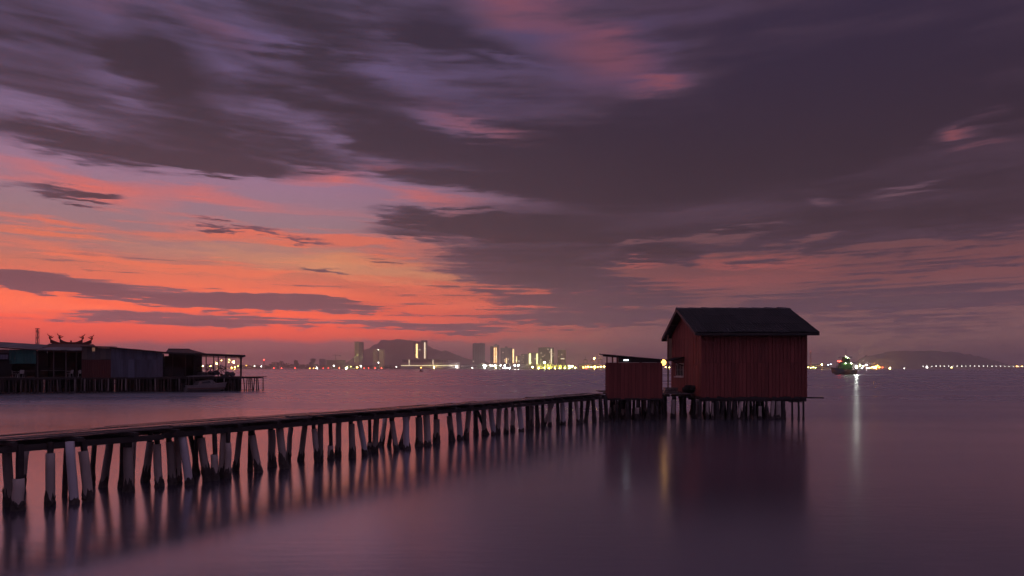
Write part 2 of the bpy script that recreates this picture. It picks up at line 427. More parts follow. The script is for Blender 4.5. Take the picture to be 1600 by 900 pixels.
while a < JL:
    m = MB(); j = rj.uniform(-.05, .05)
    m.beam(jp(a + j, -.10 + rj.uniform(-.18, .05), 1.325), jp(a + j * .4, JW + .1, 1.325), .10, .085); m.build('crossbeam', WOODD, jet)
    a += rj.uniform(.75, 1.25)
for b in (0.06, JW - 0.08):
    a = -8.0
    while a < JL:
        e = min(a + rj.uniform(3.4, 4.4), JL + .1)
        m = MB(); m.beam(jp(a, b + rj.uniform(-.02, .02), 1.215 + rj.uniform(-.02, .02)), jp(e, b + rj.uniform(-.02, .02), 1.215 + rj.uniform(-.02, .02)), .09, .125); m.build('stringer', WOODD, jet)
        a = e - .02

def pile(parent, top, bot, r, sleeve, m=None, post_r=None, crust=0.5, seg=10, rr=random):
    """a pile from the sea bed to the deck: pale sleeve below, thinner dark post above, shells at the water"""
    top, bot = Vector(top), Vector(bot); d = top - bot
    low = bot - d * (0.9 / max(d.z, .3))
    def on(z): return bot + d * (z / d.z)
    sl = min(sleeve, d.z)
    mm = MB()
    zs = [0.0, sl * .35, sl * .7, sl]
    pts = [low] + [on(z) + Vector((rr.uniform(-.012, .012), rr.uniform(-.012, .012), 0)) * (0 if z in (0, sl) else 1) for z in zs]
    mm.tube(pts, [r * 1.04, r * 1.03, r, r * .99, r * .97], seg, jit=.02)
    p = mm.build('pile', m or SLEEVE, parent, smooth=True, org=bot)
    if sl < d.z - .02:
        k = MB(); pr = post_r or r * .68
        o = Vector((rr.uniform(-.3, .3) * r, rr.uniform(-.3, .3) * r, 0))
        k.tube([on(sl - .05) + o, on((sl + d.z) / 2) + o, on(d.z) + o], [pr, pr * 1.03, pr * .96], 7, jit=.05)
        k.build('timber_post', WOODD, p, org=on(sl))
    if crust > 0:
        c = MB(); n = 4; K = seg + 4; vs = []
        hs = [crust * rr.uniform(.35, 1.15) for _ in range(K)]
        for i in range(-1, n + 1):
            for k in range(K):
                u = 2 * math.pi * k / K; z = -.3 if i < 0 else hs[k] * i / n
                q = r * ((1.22 - .16 * max(i, 0) / n) * rr.uniform(.88, 1.14) if i < n else .97)
                vs.append(on(z) + Vector((math.cos(u) * q, math.sin(u) * q, 0)))
        c.add(vs, [(i * K + k, i * K + (k + 1) % K, (i + 1) * K + (k + 1) % K, (i + 1) * K + k) for i in range(n + 1) for k in range(K)])
        c.build('shell_crust', CRUST, p, org=bot)
    return p

# near stretch: (x at top, x at foot, y at foot, y of the sleeve top or 0 = timber only, width px, kind) read off the photograph
PILES = [
 (10, 14, 791, 699, 13, 's'), (30, 28, 797, 748, 16, 's'), (43, 32, 762, 700, 11, 's'), (79, 78, 790, 708, 13, 's'), (109, 116, 787, 690, 13, 'p'), (106, 101, 774, 0, 8, 't'),
 (128, 138, 783, 705, 14, 's'), (149, 144, 758, 0, 8, 't'), (174, 161, 761, 684, 11, 's'), (200, 201, 768, 699, 14, 's'), (193, 189, 762, 0, 9, 't'), (211, 205, 752, 676, 8, 's'),
 (238, 227, 752, 690, 11, 's'), (244, 249, 760, 694, 12, 's'), (264, 270, 757, 690, 12, 's'), (277, 278, 752, 678, 10, 's'), (283, 296, 757, 677, 12, 'p'),
 (294, 309, 741, 0, 8, 't'), (309, 304, 741, 0, 8, 't'), (312, 324, 751, 684, 12, 's'), (333, 336, 750, 710, 11, 's'), (350, 345, 746, 672, 9, 's'), (356, 356, 747, 692, 10, 's'),
 (377, 368, 735, 664, 9, 's'), (391, 404, 738, 680, 11, 's'), (391, 391, 736, 0, 8, 't'), (424, 425, 729, 672, 12, 's'), (436, 444, 732, 666, 12, 's'), (456, 450, 720, 668, 8, 's'),
 (478, 470, 719, 666, 9, 's'), (489, 497, 722, 670, 9, 's'), (501, 500, 720, 655, 9, 's'), (515, 517, 717, 696, 9, 's'), (530, 528, 713, 655, 9, 's'), (549, 551, 715, 662, 10, 's'),
 (560, 571, 711, 650, 9, 'p'), (577, 578, 705, 695, 8, 's'), (589, 586, 705, 648, 9, 's'), (603, 596, 697, 647, 7, 's'), (610, 620, 704, 658, 8, 's'), (615, 608, 696, 0, 6, 't'),
 (633, 636, 702, 645, 10, 'p'), (640, 626, 698, 645, 7, 's'), (654, 655, 697, 652, 11, 's'), (666, 668, 696, 643, 11, 's'), (682, 682, 692, 655, 10, 's'), (701, 706, 689, 650, 9, 's'),
 (716, 719, 686, 636, 9, 'p'), (733, 728, 685, 636, 8, 's'), (742, 744, 680, 0, 8, 't'), (741, 762, 679, 0, 6, 't'), (755, 757, 679, 640, 8, 's'), (765, 772, 679, 633, 8, 'p'), (781, 777, 677, 632, 8, 's'),
 (791, 791, 676, 640, 7, 's'), (801, 801, 673, 642, 7, 's'), (810, 815, 673, 630, 8, 'p'), (824, 825, 671, 0, 7, 't'), (831, 830, 669, 634, 7, 's'), (838, 840, 667, 0, 7, 't'),
 (866, 850, 664, 626, 6, 's'), (848, 848, 666, 0, 6, 't'), (858, 859, 665, 630, 6, 's'), (871, 872, 663, 0, 6, 't'), (878, 880, 663, 625, 7, 'p'), (891, 891, 663, 0, 7, 't'),
 (899, 904, 662, 624, 6, 's'), (909, 908, 661, 0, 6, 't'), (920, 915, 659, 0, 7, 't'), (926, 929, 659, 0, 7, 't'), (938, 940, 658, 0, 7, 't'), (946, 948, 657, 0, 7, 't'),
]
rp_ = random.Random(5)
for (xt, xb, yb, ys, wpx, kind) in PILES:
    foot = wp(xb, yb); Y = foot.y
    ztop = 1.30
    tp = Vector(((xt - CX) / FPX * Y, Y, ztop))
    # heads of the far row lean in under the deck
    r = wpx / FPX * Y / 2
    if kind == 't':
        pile(jet, tp, foot, r * .9, 9, WOODD, crust=rp_.uniform(.3, .55), rr=rp_)
    else:
        zs = CAMH - (ys - HZ) / FPX * Y
        pile(jet, tp, foot, r, max(.3, zs), PVC if kind == 'p' else SLEEVE, crust=(0.22 if kind == 'p' else rp_.uniform(.22, .5)), rr=rp_)
for (a, b, xx, lean) in [(-2.2, .1, .10, .05), (-3.4, 1.2, .10, -.1), (-4.5, .1, .1, .12), (-5.6, 1.1, .09, -.05), (-6.6, .2, .1, .1)]:   # the jetty goes on past the frame
    pile(jet, jp(a + lean, b, 1.3), jp(a, b, 0), xx, rp_.uniform(.7, 1.1), crust=.45, rr=rp_)

# ================================================================== platform between jetty, shed and house
PX0, PX1, PY0, PY1 = 5.6, 10.35, 38.95, 44.0
plat = thing('landing_platform', ((PX0 + PX1) / 2, 41, 0), 'dark plank landing platform between the red shed and the red house', 'platform')
y = PY0
while y < PY1:
    wd = rj.uniform(.16, .24)
    m = MB(); zz = 1.36 + rj.uniform(-.012, .012)
    m.box(PX0 + rj.uniform(-.2, .1), PX1 + rj.uniform(-.02, .05), y, min(y + wd - .012, PY1), zz, zz + .04); m.build('plank', DECK, plat)
    y += wd
for x in (5.9, 7.4, 8.9, 10.1):
    MB().box(x, x + .12, PY0 + .03, PY1 - .03, 1.2, 1.335).build('joist', WOODD, plat)
for i in range(16):
    x = PX0 + .3 + (PX1 - PX0 - .5) * ((i * 0.618) % 1); y = PY0 + .25 + (i % 4) * 1.3 + rj.uniform(-.3, .3)
    pile(plat, (x + rj.uniform(-.15, .15), y, 1.22), (x, y, 0), rj.uniform(.08, .15), rj.uniform(.7, 1.6), WOODD if i % 3 else SLEEVE, crust=.4, seg=8, rr=rj)

for i in range(13):                                            # dense front row below the gap between shed and house
    x = 8.1 + i * .185 + rj.uniform(-.05, .05); y = PY0 + .12 + (i % 3) * .5
    pile(plat, (x + rj.uniform(-.08, .08), y, 1.22), (x, y, 0), rj.uniform(.07, .13), rj.uniform(.7, 1.6), SLEEVE if i % 4 == 2 else WOODD, crust=.35, seg=8, rr=rj)

def board_wall(parent, name, p, q, z0, tops, bw, seams, rr, nrm, skip=()):
    """a wall of upright boards: a backing sheet, then each board a piece of its own; tops(f) gives the wall height along it"""
    p, q = Vector(p), Vector(q); L = (q - p).length; d = (q - p) / L; nrm = Vector(nrm)
    n = max(1, round(L / bw)); bw = L / n
    bk = MB(); K = 12; vs = []
    fr = [k / K for k in range(K + 1)]
    for f in fr:
        c = p + d * (L * f)
        for off in (0.0, -.06):
            vs += [c + nrm * off + Vector((0, 0, z0)), c + nrm * off + Vector((0, 0, tops(f)))]
    fs = []
    for k in range(K):
        i = 4 * k
        fs += [(i, i + 4, i + 5, i + 1), (i + 2, i + 3, i + 7, i + 6), (i + 1, i + 5, i + 7, i + 3), (i, i + 2, i + 6, i + 4)]
    fs += [(0, 1, 3, 2), (4 * K, 4 * K + 2, 4 * K + 3, 4 * K + 1)]
    bk.add(vs, fs); W_ = bk.build(name, REDIN, parent)
    for k in range(n):
        f0, f1 = k / n, (k + 1) / n
        lv = [z0] + [z for z in seams if z < min(tops(f0), tops(f1)) - .1] + [None]
        for i in range(len(lv) - 1):
            zb = lv[i] - (.03 if i == 0 else -.006) + rr.uniform(-.015, .015) * (3 if i == 0 else 0)
            zt = [tops(f0) - .012, tops(f1) - .012] if lv[i + 1] is None else [lv[i + 1] - .006] * 2
            if any(a0 - .01 < (f0 + f1) / 2 * L < a1 + .01 and zb < zc1 and min(zt) > zc0 for a0, a1, zc0, zc1 in skip): 
                for a0, a1, zc0, zc1 in skip:
                    pieces = []
                    if zc0 - zb > .05: pieces.append((zb, [zc0, zc0]))
                    if min(zt) - zc1 > .05: pieces.append((zc1, zt))
            else: pieces = [(zb, zt)]
            for zb_, zt_ in pieces:
                th = .022 + rr.uniform(0, .022); a = p + d * (L * f0 + rr.uniform(.003, .014)) + nrm * .002; b = p + d * (L * f1 - rr.uniform(.003, .014)) + nrm * .002
                o = nrm * th
                vs = [a + Vector((0, 0, zb_)), b + Vector((0, 0, zb_)), b + Vector((0, 0, zt_[1])), a + Vector((0, 0, zt_[0]))]
                vs = vs + [v + o for v in vs]
                MB().add(vs, [(0, 1, 2, 3), (7, 6, 5, 4), (0, 4, 5, 1), (1, 5, 6, 2), (2, 6, 7, 3), (3, 7, 4, 0)]).build('board', RED, W_)
    return W_
def sheet_roof(parent, a, b, down, ncol, m, rows=1, amp=.018, per=.15, rr=random, th=.006, lap=.06, name='roof_sheet', kids=None):
    """corrugated sheets between the upper edge a-b and the slope vector down, each sheet a piece"""
    a, b, down = Vector(a), Vector(b), Vector(down); L = (b - a).length; d = (b - a) / L
    nr = d.cross(down).normalized(); nr = nr if nr.z > 0 else -nr
    cw = L / ncol
    for r in range(rows):
        for c in range(ncol):
            nw = max(3, round(cw / per)); vs = []; st = nw * 4
            lift = .014 * (rows - 1 - r) + .005 * (c % 2) + rr.uniform(0, .006)
            tilt = rr.uniform(-.012, .012)
            f0 = r / rows; f1 = (r + 1) / rows + (lap / down.length if r < rows - 1 else 0)
            for t_ in (0, th):
                for f in (f0, f1):
                    for k in range(st + 1):
                        u = k / st
                        vs.append(a + d * (c * cw + u * (cw + .03)) + down * f + nr * (amp * math.sin(2 * math.pi * nw * u) + lift + t_ + tilt * (f - f0) / (f1 - f0)))
            n = st + 1; fs = []
            for k in range(st):
                fs += [(k, k + 1, n + k + 1, n + k), (2 * n + k, 3 * n + k, 3 * n + k + 1, 2 * n + k + 1), (n + k, n + k + 1, 3 * n + k + 1, 3 * n + k), (k, 2 * n + k, 2 * n + k + 1, k + 1)]
            MB().add(vs, fs).build(name, m, parent)

# ================================================================== red house on piles
HX0, HX1, HY0, HY1 = 10.52, 16.23, 37.8, 45.0
EY0, EY1, RY, RZ, EZ = 37.25, 45.55, 41.4, 6.42, 4.78
EX0, EX1 = 9.96, 16.8
rh = random.Random(8)
house = thing('red_house', ((HX0 + HX1) / 2, RY, 0), 'large red board house with dark pitched roof standing on piles over the water', 'house')
def rz_at(y): return RZ - abs(y - RY) / (RY - EY0) * (RZ - EZ)
FZ = 1.26
board_wall(house, 'front_wall', (HX0, HY0, 0), (HX1, HY0, 0), FZ, lambda f: rz_at(HY0) - .10, .205, [3.12], rh, (0, -1, 0))
WIN = (2.30, 3.14, 41.75, 43.65)
board_wall(house, 'gable_wall', (HX0, HY0, 0), (HX0, HY1, 0), FZ, lambda f: rz_at(HY0 + (HY1 - HY0) * f) - .10, .205, [3.0, 4.62], rh, (-1, 0, 0), skip=[(WIN[2] - HY0, WIN[3] - HY0, WIN[0], WIN[1])])
board_wall(house, 'back_wall', (HX1, HY1, 0), (HX0, HY1, 0), FZ, lambda f: rz_at(HY1) - .10, .4, [3.1], rh, (0, 1, 0))
board_wall(house, 'right_gable_wall', (HX1, HY0, 0), (HX1, HY1, 0), FZ, lambda f: rz_at(HY0 + (HY1 - HY0) * f) - .10, .4, [3.1], rh, (1, 0, 0))
for x, y in ((HX0 - .03, HY0 - .03), (HX1 + .03, HY0 - .03)):
    MB().box(x - .05, x + .05, y - .05, y + .05, FZ - .05, rz_at(HY0) - .14).build('corner_post', RED, house)
win = MB()
y0, y1, z0, z1 = WIN[2], WIN[3], WIN[0], WIN[1]
for a in ((y0, y0 + .07, z0, z1), (y1 - .07, y1, z0, z1), (y0 + .07, y1 - .07, z1 - .07, z1), (y0 + .07, y1 - .07, z0, z0 + .06)): win.box(HX0 - .05, HX0 + .02, *a)
wo = win.build('window', WHITE, house)
MB().box(HX0 + .0, HX0 + .012, y0 + .07, y1 - .07, z0 + .06, z1 - .07).build('pane', GLASS, wo)
for k in range(1, 5):
    yy = y0 + (y1 - y0) * k / 5
    MB().box(HX0 - .04, HX0 - .012, yy - .02, yy + .02, z0 + .06, z1 - .07).build('window_bar', WHITE, wo)
MB().box(HX0 - .036, HX0 - .016, y0 + .07, y1 - .07, (z0 + z1) / 2 - .015, (z0 + z1) / 2 + .015).build('window_bar', WHITE, wo)
MB().box(HX0 - .16, HX0 - .05, y0 - .1, y1 + .1, z0 - .05, z0 - .005).build('sill', WHITE, wo)
aw = MB(); aw.add([(HX0 - .03, y0 - .3, 3.52), (HX0 - .03, y1 + .9, 3.52), (HX0 - .85, y1 + .9, 3.30), (HX0 - .85, y0 - .3, 3.30), (HX0 - .03, y0 - .3, 3.47), (HX0 - .03, y1 + .9, 3.47), (HX0 - .85, y1 + .9, 3.25), (HX0 - .85, y0 - .3, 3.25)],
      [(0, 1, 2, 3), (7, 6, 5, 4), (0, 4, 5, 1), (1, 5, 6, 2), (2, 6, 7, 3), (3, 7, 4, 0)])
awo = aw.build('awning', TIN, house)
for yy in (y0 - .2, y1 + .7): MB().beam((HX0 - .04, yy, 2.95), (HX0 - .75, yy, 3.24), .04, .04).build('awning_brace', WOODD, awo)
# roof
roof = MB(); i0, i1 = EX0 + .06, EX1 - .06
roof.add([(i0, EY0 + .05, EZ - .07), (i0, RY, RZ - .07), (i0, EY1 - .05, EZ - .07), (i1, EY0 + .05, EZ - .07), (i1, RY, RZ - .07), (i1, EY1 - .05, EZ - .07),
          (i0, EY0 + .05, EZ - .03), (i0, RY, RZ - .03), (i0, EY1 - .05, EZ - .03), (i1, EY0 + .05, EZ - .03), (i1, RY, RZ - .03), (i1, EY1 - .05, EZ - .03)],
         [(0, 1, 4, 3), (1, 2, 5, 4), (6, 9, 10, 7), (7, 10, 11, 8), (0, 3, 9, 6), (2, 8, 11, 5), (0, 6, 7, 1), (1, 7, 8, 2), (3, 4, 10, 9), (4, 5, 11, 10)])
ro = roof.build('roof', WOODD, house)
dn = Vector((0, EY0 - RY, EZ - RZ)); up = Vector((0, 0, .02))
sheet_roof(ro, Vector((EX0, RY, RZ)) + up, Vector((EX1 - .03, RY, RZ)) + up, dn, 9, TIN, 3, rr=rh)
sheet_roof(ro, Vector((EX0, RY, RZ)) + up, Vector((EX1 - .03, RY, RZ)) + up, Vector((0, EY1 - RY, EZ - RZ)), 9, TIN, 2, rr=rh)
for k in range(9):
    x0 = EX0 - .02 + k * (EX1 - EX0 + .04) / 9; x1 = x0 + (EX1 - EX0 + .04) / 9 + .03; l = rh.uniform(0, .035)
    MB().add([(x0, RY - .22, RZ - .03 + l), (x0, RY, RZ + .09 + l), (x0, RY + .22, RZ - .03 + l), (x1, RY - .22, RZ - .03), (x1, RY, RZ + .07), (x1, RY + .22, RZ - .03),
              (x0, RY - .22, RZ - .05 + l), (x0, RY + .22, RZ - .05 + l), (x1, RY - .22, RZ - .05), (x1, RY + .22, RZ - .05)],
             [(0, 3, 4, 1), (1, 4, 5, 2), (0, 1, 2, 7, 6), (3, 8, 9, 5, 4), (0, 6, 8, 3), (2, 5, 9, 7)]).build('ridge_cap', RIDGE, ro)
BARGE = mat('barge_board', (0.16, 0.10, 0.10), 0.7, 0.3, 2.0)
for x in (EX0 + .01, EX1 - .05):
    for ye in (EY0, EY1):
        MB().add([(x, ye, EZ - .16), (x, RY, RZ - .16), (x, RY, RZ - .02), (x, ye, EZ - .02), (x + .035, ye, EZ - .16), (x + .035, RY, RZ - .16), (x + .035, RY, RZ - .02), (x + .035, ye, EZ - .02)],
                 [(0, 1, 2, 3), (7, 6, 5, 4), (0, 4, 5, 1), (1, 5, 6, 2), (2, 6, 7, 3), (3, 7, 4, 0)]).build('barge_board', BARGE, ro)
for ye in (EY0, EY1 - .03): MB().box(EX0 + .05, EX1 - .06, ye, ye + .03, EZ - .17, EZ - .02).build('fascia', WOODD, ro)
for k in range(5):
    yy = EY0 + .5 + k * 1.8
    MB().box(EX0 + .1, HX0 + .1, yy, yy + .07, rz_at(yy) - .2, rz_at(yy) - .1).build('purlin', WOODD, ro)
# veranda post and the panel under the rear eave
MB().box(9.92, 10.0, 43.55, 43.63, 1.38, 4.95).build('veranda_post', mat('brown_post', (0.22, 0.12, 0.08), 0.7), house)
MB().box(10.05, 10.34, 44.2, 44.24, 3.3, 4.75).build('hanging_panel', mat('pale_panel', (0.42, 0.30, 0.22), 0.7), house)
# floor frame and piles
fl = MB(); fl.box(HX0 - .05, HX1 + .05, HY0 - .02, HY1, 1.10, 1.235); fl.build('floor', WOODD, house)
for yy in (HY0 + .1, 40.2, 42.6, 44.7): MB().box(HX0 - .12, HX1 + .12, yy, yy + .13, .98, 1.095).build('floor_beam', WOODD, house)
MB().beam((HX1 - .3, HY0 - .06, 1.20), (HX1 + .98, HY0 - .06, 1.185), .1, .07).build('projecting_plank', WOODD, house)
def house_piles(x0, x1, yrows, step, n_skip=0):
    for yi, yy in enumerate(yrows):
        x = x0 + (yi % 2) * .12
        while x < x1:
            r = rh.uniform(.07, .15)
            kind = rh.random()
            dx = rh.uniform(-.1, .1)
            pile(house, (x + dx, yy + rh.uniform(-.05, .05), 1.0), (x, yy + rh.uniform(-.1, .1), 0), r, rh.uniform(.5, 1.4), SLEEVE if kind < .35 else WOODD, crust=rh.uniform(.2, .5), seg=8, rr=rh)
            x += step * rh.uniform(.6, 1.4)
house_piles(HX0 - .1, 14.9, [HY0 + .14], .30)
house_piles(HX0 + .05, 15.1, [39.0, 40.3, 42.7], .55)
for x in (15.05, 15.55, 15.90, 16.17):
    pile(house, (x, HY0 + .12, 1.0), (x + .01, HY0 + .1, 0), .055 if x > 15.3 else .13, 9, WOODD, crust=.2 if x > 15.3 else .5, seg=8, rr=rh)
for x in (15.55, 15.90): MB().box(x - .16, x + .16, HY0 + .0, HY0 + .2, .93, .975).build('packing_block', WOODD, house)

# heap by the house corner
m = MB(); rq = random.Random(2)
for k in range(16):
    m.ball((10.15 + rq.uniform(-.28, .28), 39.4 + rq.uniform(-.3, .3), 1.46 + rq.uniform(0, .28)), rq.uniform(.12, .24), 8, 6, .8, .22)
tag(m.build('net_heap', BLACK, org=(10.15, 39.4, 1.4)), 'dark heap of netting on the platform against the corner of the red house', 'net heap')
cr = thing('crate', (9.35, 40.3, 1.4), 'low slatted crate on the platform near the window of the red house', 'crate')
for k in range(3):
    for yy in (39.98, 40.60): MB().box(9.0, 9.7, yy, yy + .02, 1.41 + k * .1, 1.485 + k * .1).build('slat', DECK, cr)
    for xx in (8.98, 9.7): MB().box(xx, xx + .02, 39.98, 40.62, 1.41 + k * .1, 1.485 + k * .1).build('slat', DECK, cr)
MB().box(9.0, 9.7, 40.0, 40.6, 1.403, 1.42).build('crate_floor', DECK, cr)

# ================================================================== small red shed at the jetty end
SA = math.atan2(-5.15, 37.4)                                   # its left wall lies along the line of sight
SM = Matrix.Translation((5.15, 37.4, 0)) @ Matrix.Rotation(SA, 4, 'Z')
def sp(x, y, z): return SM @ Vector((x, y, z))
shed = thing('red_shed', sp(1.5, .7, 0), 'small red board shed with thin slanting roof at the end of the jetty', 'shed')
SWd, SD = 2.99, 1.45
sn = SM.to_3x3() @ Vector((0, -1, 0)); sl_ = SM.to_3x3() @ Vector((-1, 0, 0))
board_wall(shed, 'front_wall', sp(0, 0, 0), sp(SWd, 0, 0), 1.21, lambda f: 3.13, .205, [], rh, sn)
board_wall(shed, 'side_wall', sp(0, 0.06, 0), sp(0, SD, 0), 1.21, lambda f: 3.10, .205, [], rh, sl_)
board_wall(shed, 'right_side_wall', sp(SWd, 0.06, 0), sp(SWd, SD, 0), 1.21, lambda f: 3.10, .205, [], rh, -sl_)
board_wall(shed, 'back_wall', sp(.06, SD, 0), sp(SWd - .06, SD, 0), 1.21, lambda f: 2.9, .41, [], rh, -sn)
for x, zt in ((.05, 3.52), (.36, 3.50), (.62, 3.48), (1.9, 3.34), (2.9, 3.24)):
    for yy in (.02, SD - .08):
        MB(SM).box(x - .035, x + .035, yy, yy + .06, 3.0, zt).build('roof_post', RED, shed)
MB(SM).add([(.66, .015, 3.14), (2.98, .015, 3.14), (2.98, .015, 3.21), (.66, .015, 3.43), (.66, .04, 3.14), (2.98, .04, 3.14), (2.98, .04, 3.21), (.66, .04, 3.43)],
           [(0, 1, 2, 3), (7, 6, 5, 4), (0, 4, 5, 1), (1, 5, 6, 2), (2, 6, 7, 3), (3, 7, 4, 0)]).build('top_board', WOODD, shed)
sr = MB(SM); 
for yy in (-.02, SD - .06): sr.beam((-.18, yy + .03, 3.535), (SWd + .03, yy + .03, 3.245), .06, .07)
sro = sr.build('roof', WOODD, shed)
a_, b_ = sp(-.38, SD + .15, 3.60), sp(SWd + .04, SD + .15, 3.285)
sheet_roof(sro, a_, b_, sn * (SD + .45), 4, TIN, 1, amp=.014, rr=rh)
MB(SM).box(-.05, SWd + .05, -.04, SD + .05, 1.08, 1.195).build('floor', WOODD, shed)
for i in range(17):
    x = .02 + i * SWd / 16.2 + rh.uniform(-.05, .05); yy = (.08, .75, 1.3)[i % 3]
    t_, f_ = sp(x + rh.uniform(-.08, .08), yy, 1.1), sp(x, yy + rh.uniform(-.05, .05), 0)
    pile(shed, t_, f_, rh.uniform(.06, .13), rh.uniform(.5, 1.3), SLEEVE if i % 4 == 1 else WOODD, crust=.4, seg=8, rr=rh)

# lamps of the landing
def lamp_light(parent, loc, c, watts, r):
    l = bpy.data.lights.new('bulb_light', 'POINT'); l.energy = watts; l.color = c; l.shadow_soft_size = r
    o = bpy.data.objects.new('bulb_light', l); COL.objects.link(o); o.parent = parent; o.location = Vector(loc) - WL[parent.name]
lp = thing('landing_lamp', (8.52, 39.2, 1.4), 'bright amber lamp on a pole between the red shed and the red house', 'lamp')
MB().tube([(8.52, 39.2, 1.4), (8.52, 39.2, 3.3)], .022, 8).build('pole', WOODD, lp)
MB().tube([(8.52, 39.2, 3.28), (8.60, 39.14, 3.33), (8.66, 39.1, 3.28)], .014, 6).build('bracket', WOODD, lp)
MB().tube([(8.66, 39.1, 3.31), (8.66, 39.1, 3.27), (8.66, 39.1, 3.235)], [.02, .07, .10], 12).build('lamp_shade', TIN, lp)
MB().ball((8.66, 39.1, 3.15), .17, 12, 8).build('bulb', glow('amber_bulb', (1.0, .50, .09), 4.5), lp)
tl = thing('tube_lamp', sp(1.08, -.05, 3.2), 'short white tube lamp glowing under the roof of the red shed', 'lamp')
MB(SM).box(.93, 1.23, -.09, .012, 3.30, 3.33).build('lamp_holder', WHITE, tl)
MB(SM).tube([(.95, -.055, 3.265), (1.21, -.055, 3.265)], .03, 8).build('tube', glow('white_tube', (.85, .95, 1.0), 3.5), tl)

# ================================================================== stilt village across the water (left)
VO = Vector((-57.0, 76.0, 0)); VD = Vector((0.9036, 0.4286, 0)); VN = Vector((-0.4286, 0.9036, 0))
VM = Matrix(((VD.x, VN.x, 0, VO.x), (VD.y, VN.y, 0, VO.y), (0, 0, 1, 0), (0, 0, 0, 1)))
def vs_(px, t=0.0):
    """distance along the village front of the point seen at column px, t metres behind the front"""
    k = (px - CX) / FPX; o = VO + VN * t
    return (k * o.y - o.x) / (VD.x - k * VD.y)
def vz(px, py, t=0.0):
    Y = (VO + VN * t + VD * vs_(px, t)).y
    return CAMH + (HZ - py) / FPX * Y
def vp(s, t, z): return VM @ Vector((s, t, z))
rv = random.Random(21)
VDECK = 1.80
TEAL = mat('teal_sheet', (0.014, 0.105, 0.095), 0.7, 0.2, 0.6, (4, 4, .5), 0.15)
BLUES = mat('blue_grey_zinc', (0.10, 0.105, 0.155), 0.6, 0.28, 0.8, (5, 5, .6), 0.3, c2=(0.07, 0.068, 0.095))
GREYB = mat('grey_brown_plywood', (0.11, 0.09, 0.086), 0.75, 0.3, 1.0, rnd=.2, c2=(0.07, 0.065, 0.08))
MAROON = mat('maroon_sheet', (0.085, 0.018, 0.016), 0.7, 0.2, 0.8, rnd=.12)
VROOF = mat('grey_zinc_roof', (0.09, 0.078, 0.094), 0.6, 0.35, 0.8, rnd=.35, c2=(0.055, 0.046, 0.05))
RROOF = mat('rusty_red_roof', (0.075, 0.028, 0.025), 0.75, 0.35, 0.8, rnd=.25)
INSIDE = mat('near_black_inside', (0.014, 0.012, 0.012), 0.9, 0.3, 1.0)  # near-black base colour for inner walls and dark boards
VSLV = mat('stained_pile', (0.18, 0.15, 0.15), 0.8, 0.3, 2.0, rnd=.4)
GPOST = mat('grey_post', (0.14, 0.125, 0.13), .7)
PLASTIC = mat('white_plastic', (0.36, 0.34, 0.34), 0.5, 0.1, 1.0)

def vbuilding(name, px0, px1, label, depth=7.0):
    s0, s1 = vs_(px0), vs_(px1)
    t = thing(name, vp((s0 + s1) / 2, depth / 2, 0), label, 'stilt house', 'stilt sheds along the far landing')
    return t, s0, s1
def vfloor(t, s0, s1, depth, npile, front=.1):
    MB(VM).box(s0 + .01, s1 - .01, 0, depth, VDECK - .07, VDECK).build('floor', WOODD, t)
    MB(VM).box(s0 + .01, s1 - .01, .05, .22, VDECK - .26, VDECK - .075).build('floor_beam', WOODD, t)
    for i in range(npile):
        s = s0 + (i + .5) * (s1 - s0) / npile + rv.uniform(-.12, .12)
        r = rv.uniform(.055, .10); pal = rv.random() < .22
        pile(t, vp(s + rv.uniform(-.07, .07), front + .03, VDECK - .08), vp(s, front, 0), r, 9 if pal else rv.uniform(.8, 1.8), VSLV if pal else WOODD, crust=.3, seg=6, rr=rv)
    MB(VM).box(s0 + .02, s1 - .02, depth - 2.2, depth - 2.1, -.4, VDECK - .075).build('under_floor_dark_sheet', INSIDE, t)  # added dark sheet that keeps the space below the floor black
    for i in range(npile // 2):
        s = s0 + (i + .5) * (s1 - s0) / (npile // 2) + rv.uniform(-.2, .2); d = rv.choice((1.6, 3.2, 5.0))
        pile(t, vp(s, d, VDECK - .08), vp(s, d, 0), rv.uniform(.07, .12), 9, WOODD, crust=0, seg=6, rr=rv)
def vpanels(t, name, s0, s1, z0, z1a, z1b, n, m, y=0.0, prof=True):
    """a row of upright sheets, each a piece, top sloping from z1a to z1b"""
    for i in range(n):
        f0, f1 = i / n, (i + 1) / n; a, b = s0 + (s1 - s0) * f0, s0 + (s1 - s0) * f1 + .02
        ta, tb = z1a + (z1b - z1a) * f0, z1a + (z1b - z1a) * f1
        off = rv.uniform(0, .012) + .006 * (i % 2); lo = z0 + rv.uniform(-.05, .02); vs = []; st = 18 if prof else 1
        for k in range(st + 1):
            u = k / st; dx = (.012 * math.sin(u * 2 * math.pi * 4.5) if prof else 0)
            for yy in (y - off + dx, y - off + dx + .012):
                vs += [(a + (b - a) * u, yy, lo), (a + (b - a) * u, yy, ta + (tb - ta) * u)]
        fs = []
        for k in range(st):
            q = 4 * k; fs += [(q, q + 4, q + 5, q + 1), (q + 2, q + 3, q + 7, q + 6), (q + 1, q + 5, q + 7, q + 3), (q, q + 2, q + 6, q + 4)]
        fs += [(0, 1, 3, 2), (4 * st, 4 * st + 2, 4 * st + 3, 4 * st + 1)]
        MB(VM).add(vs, fs).build(name, m, t)
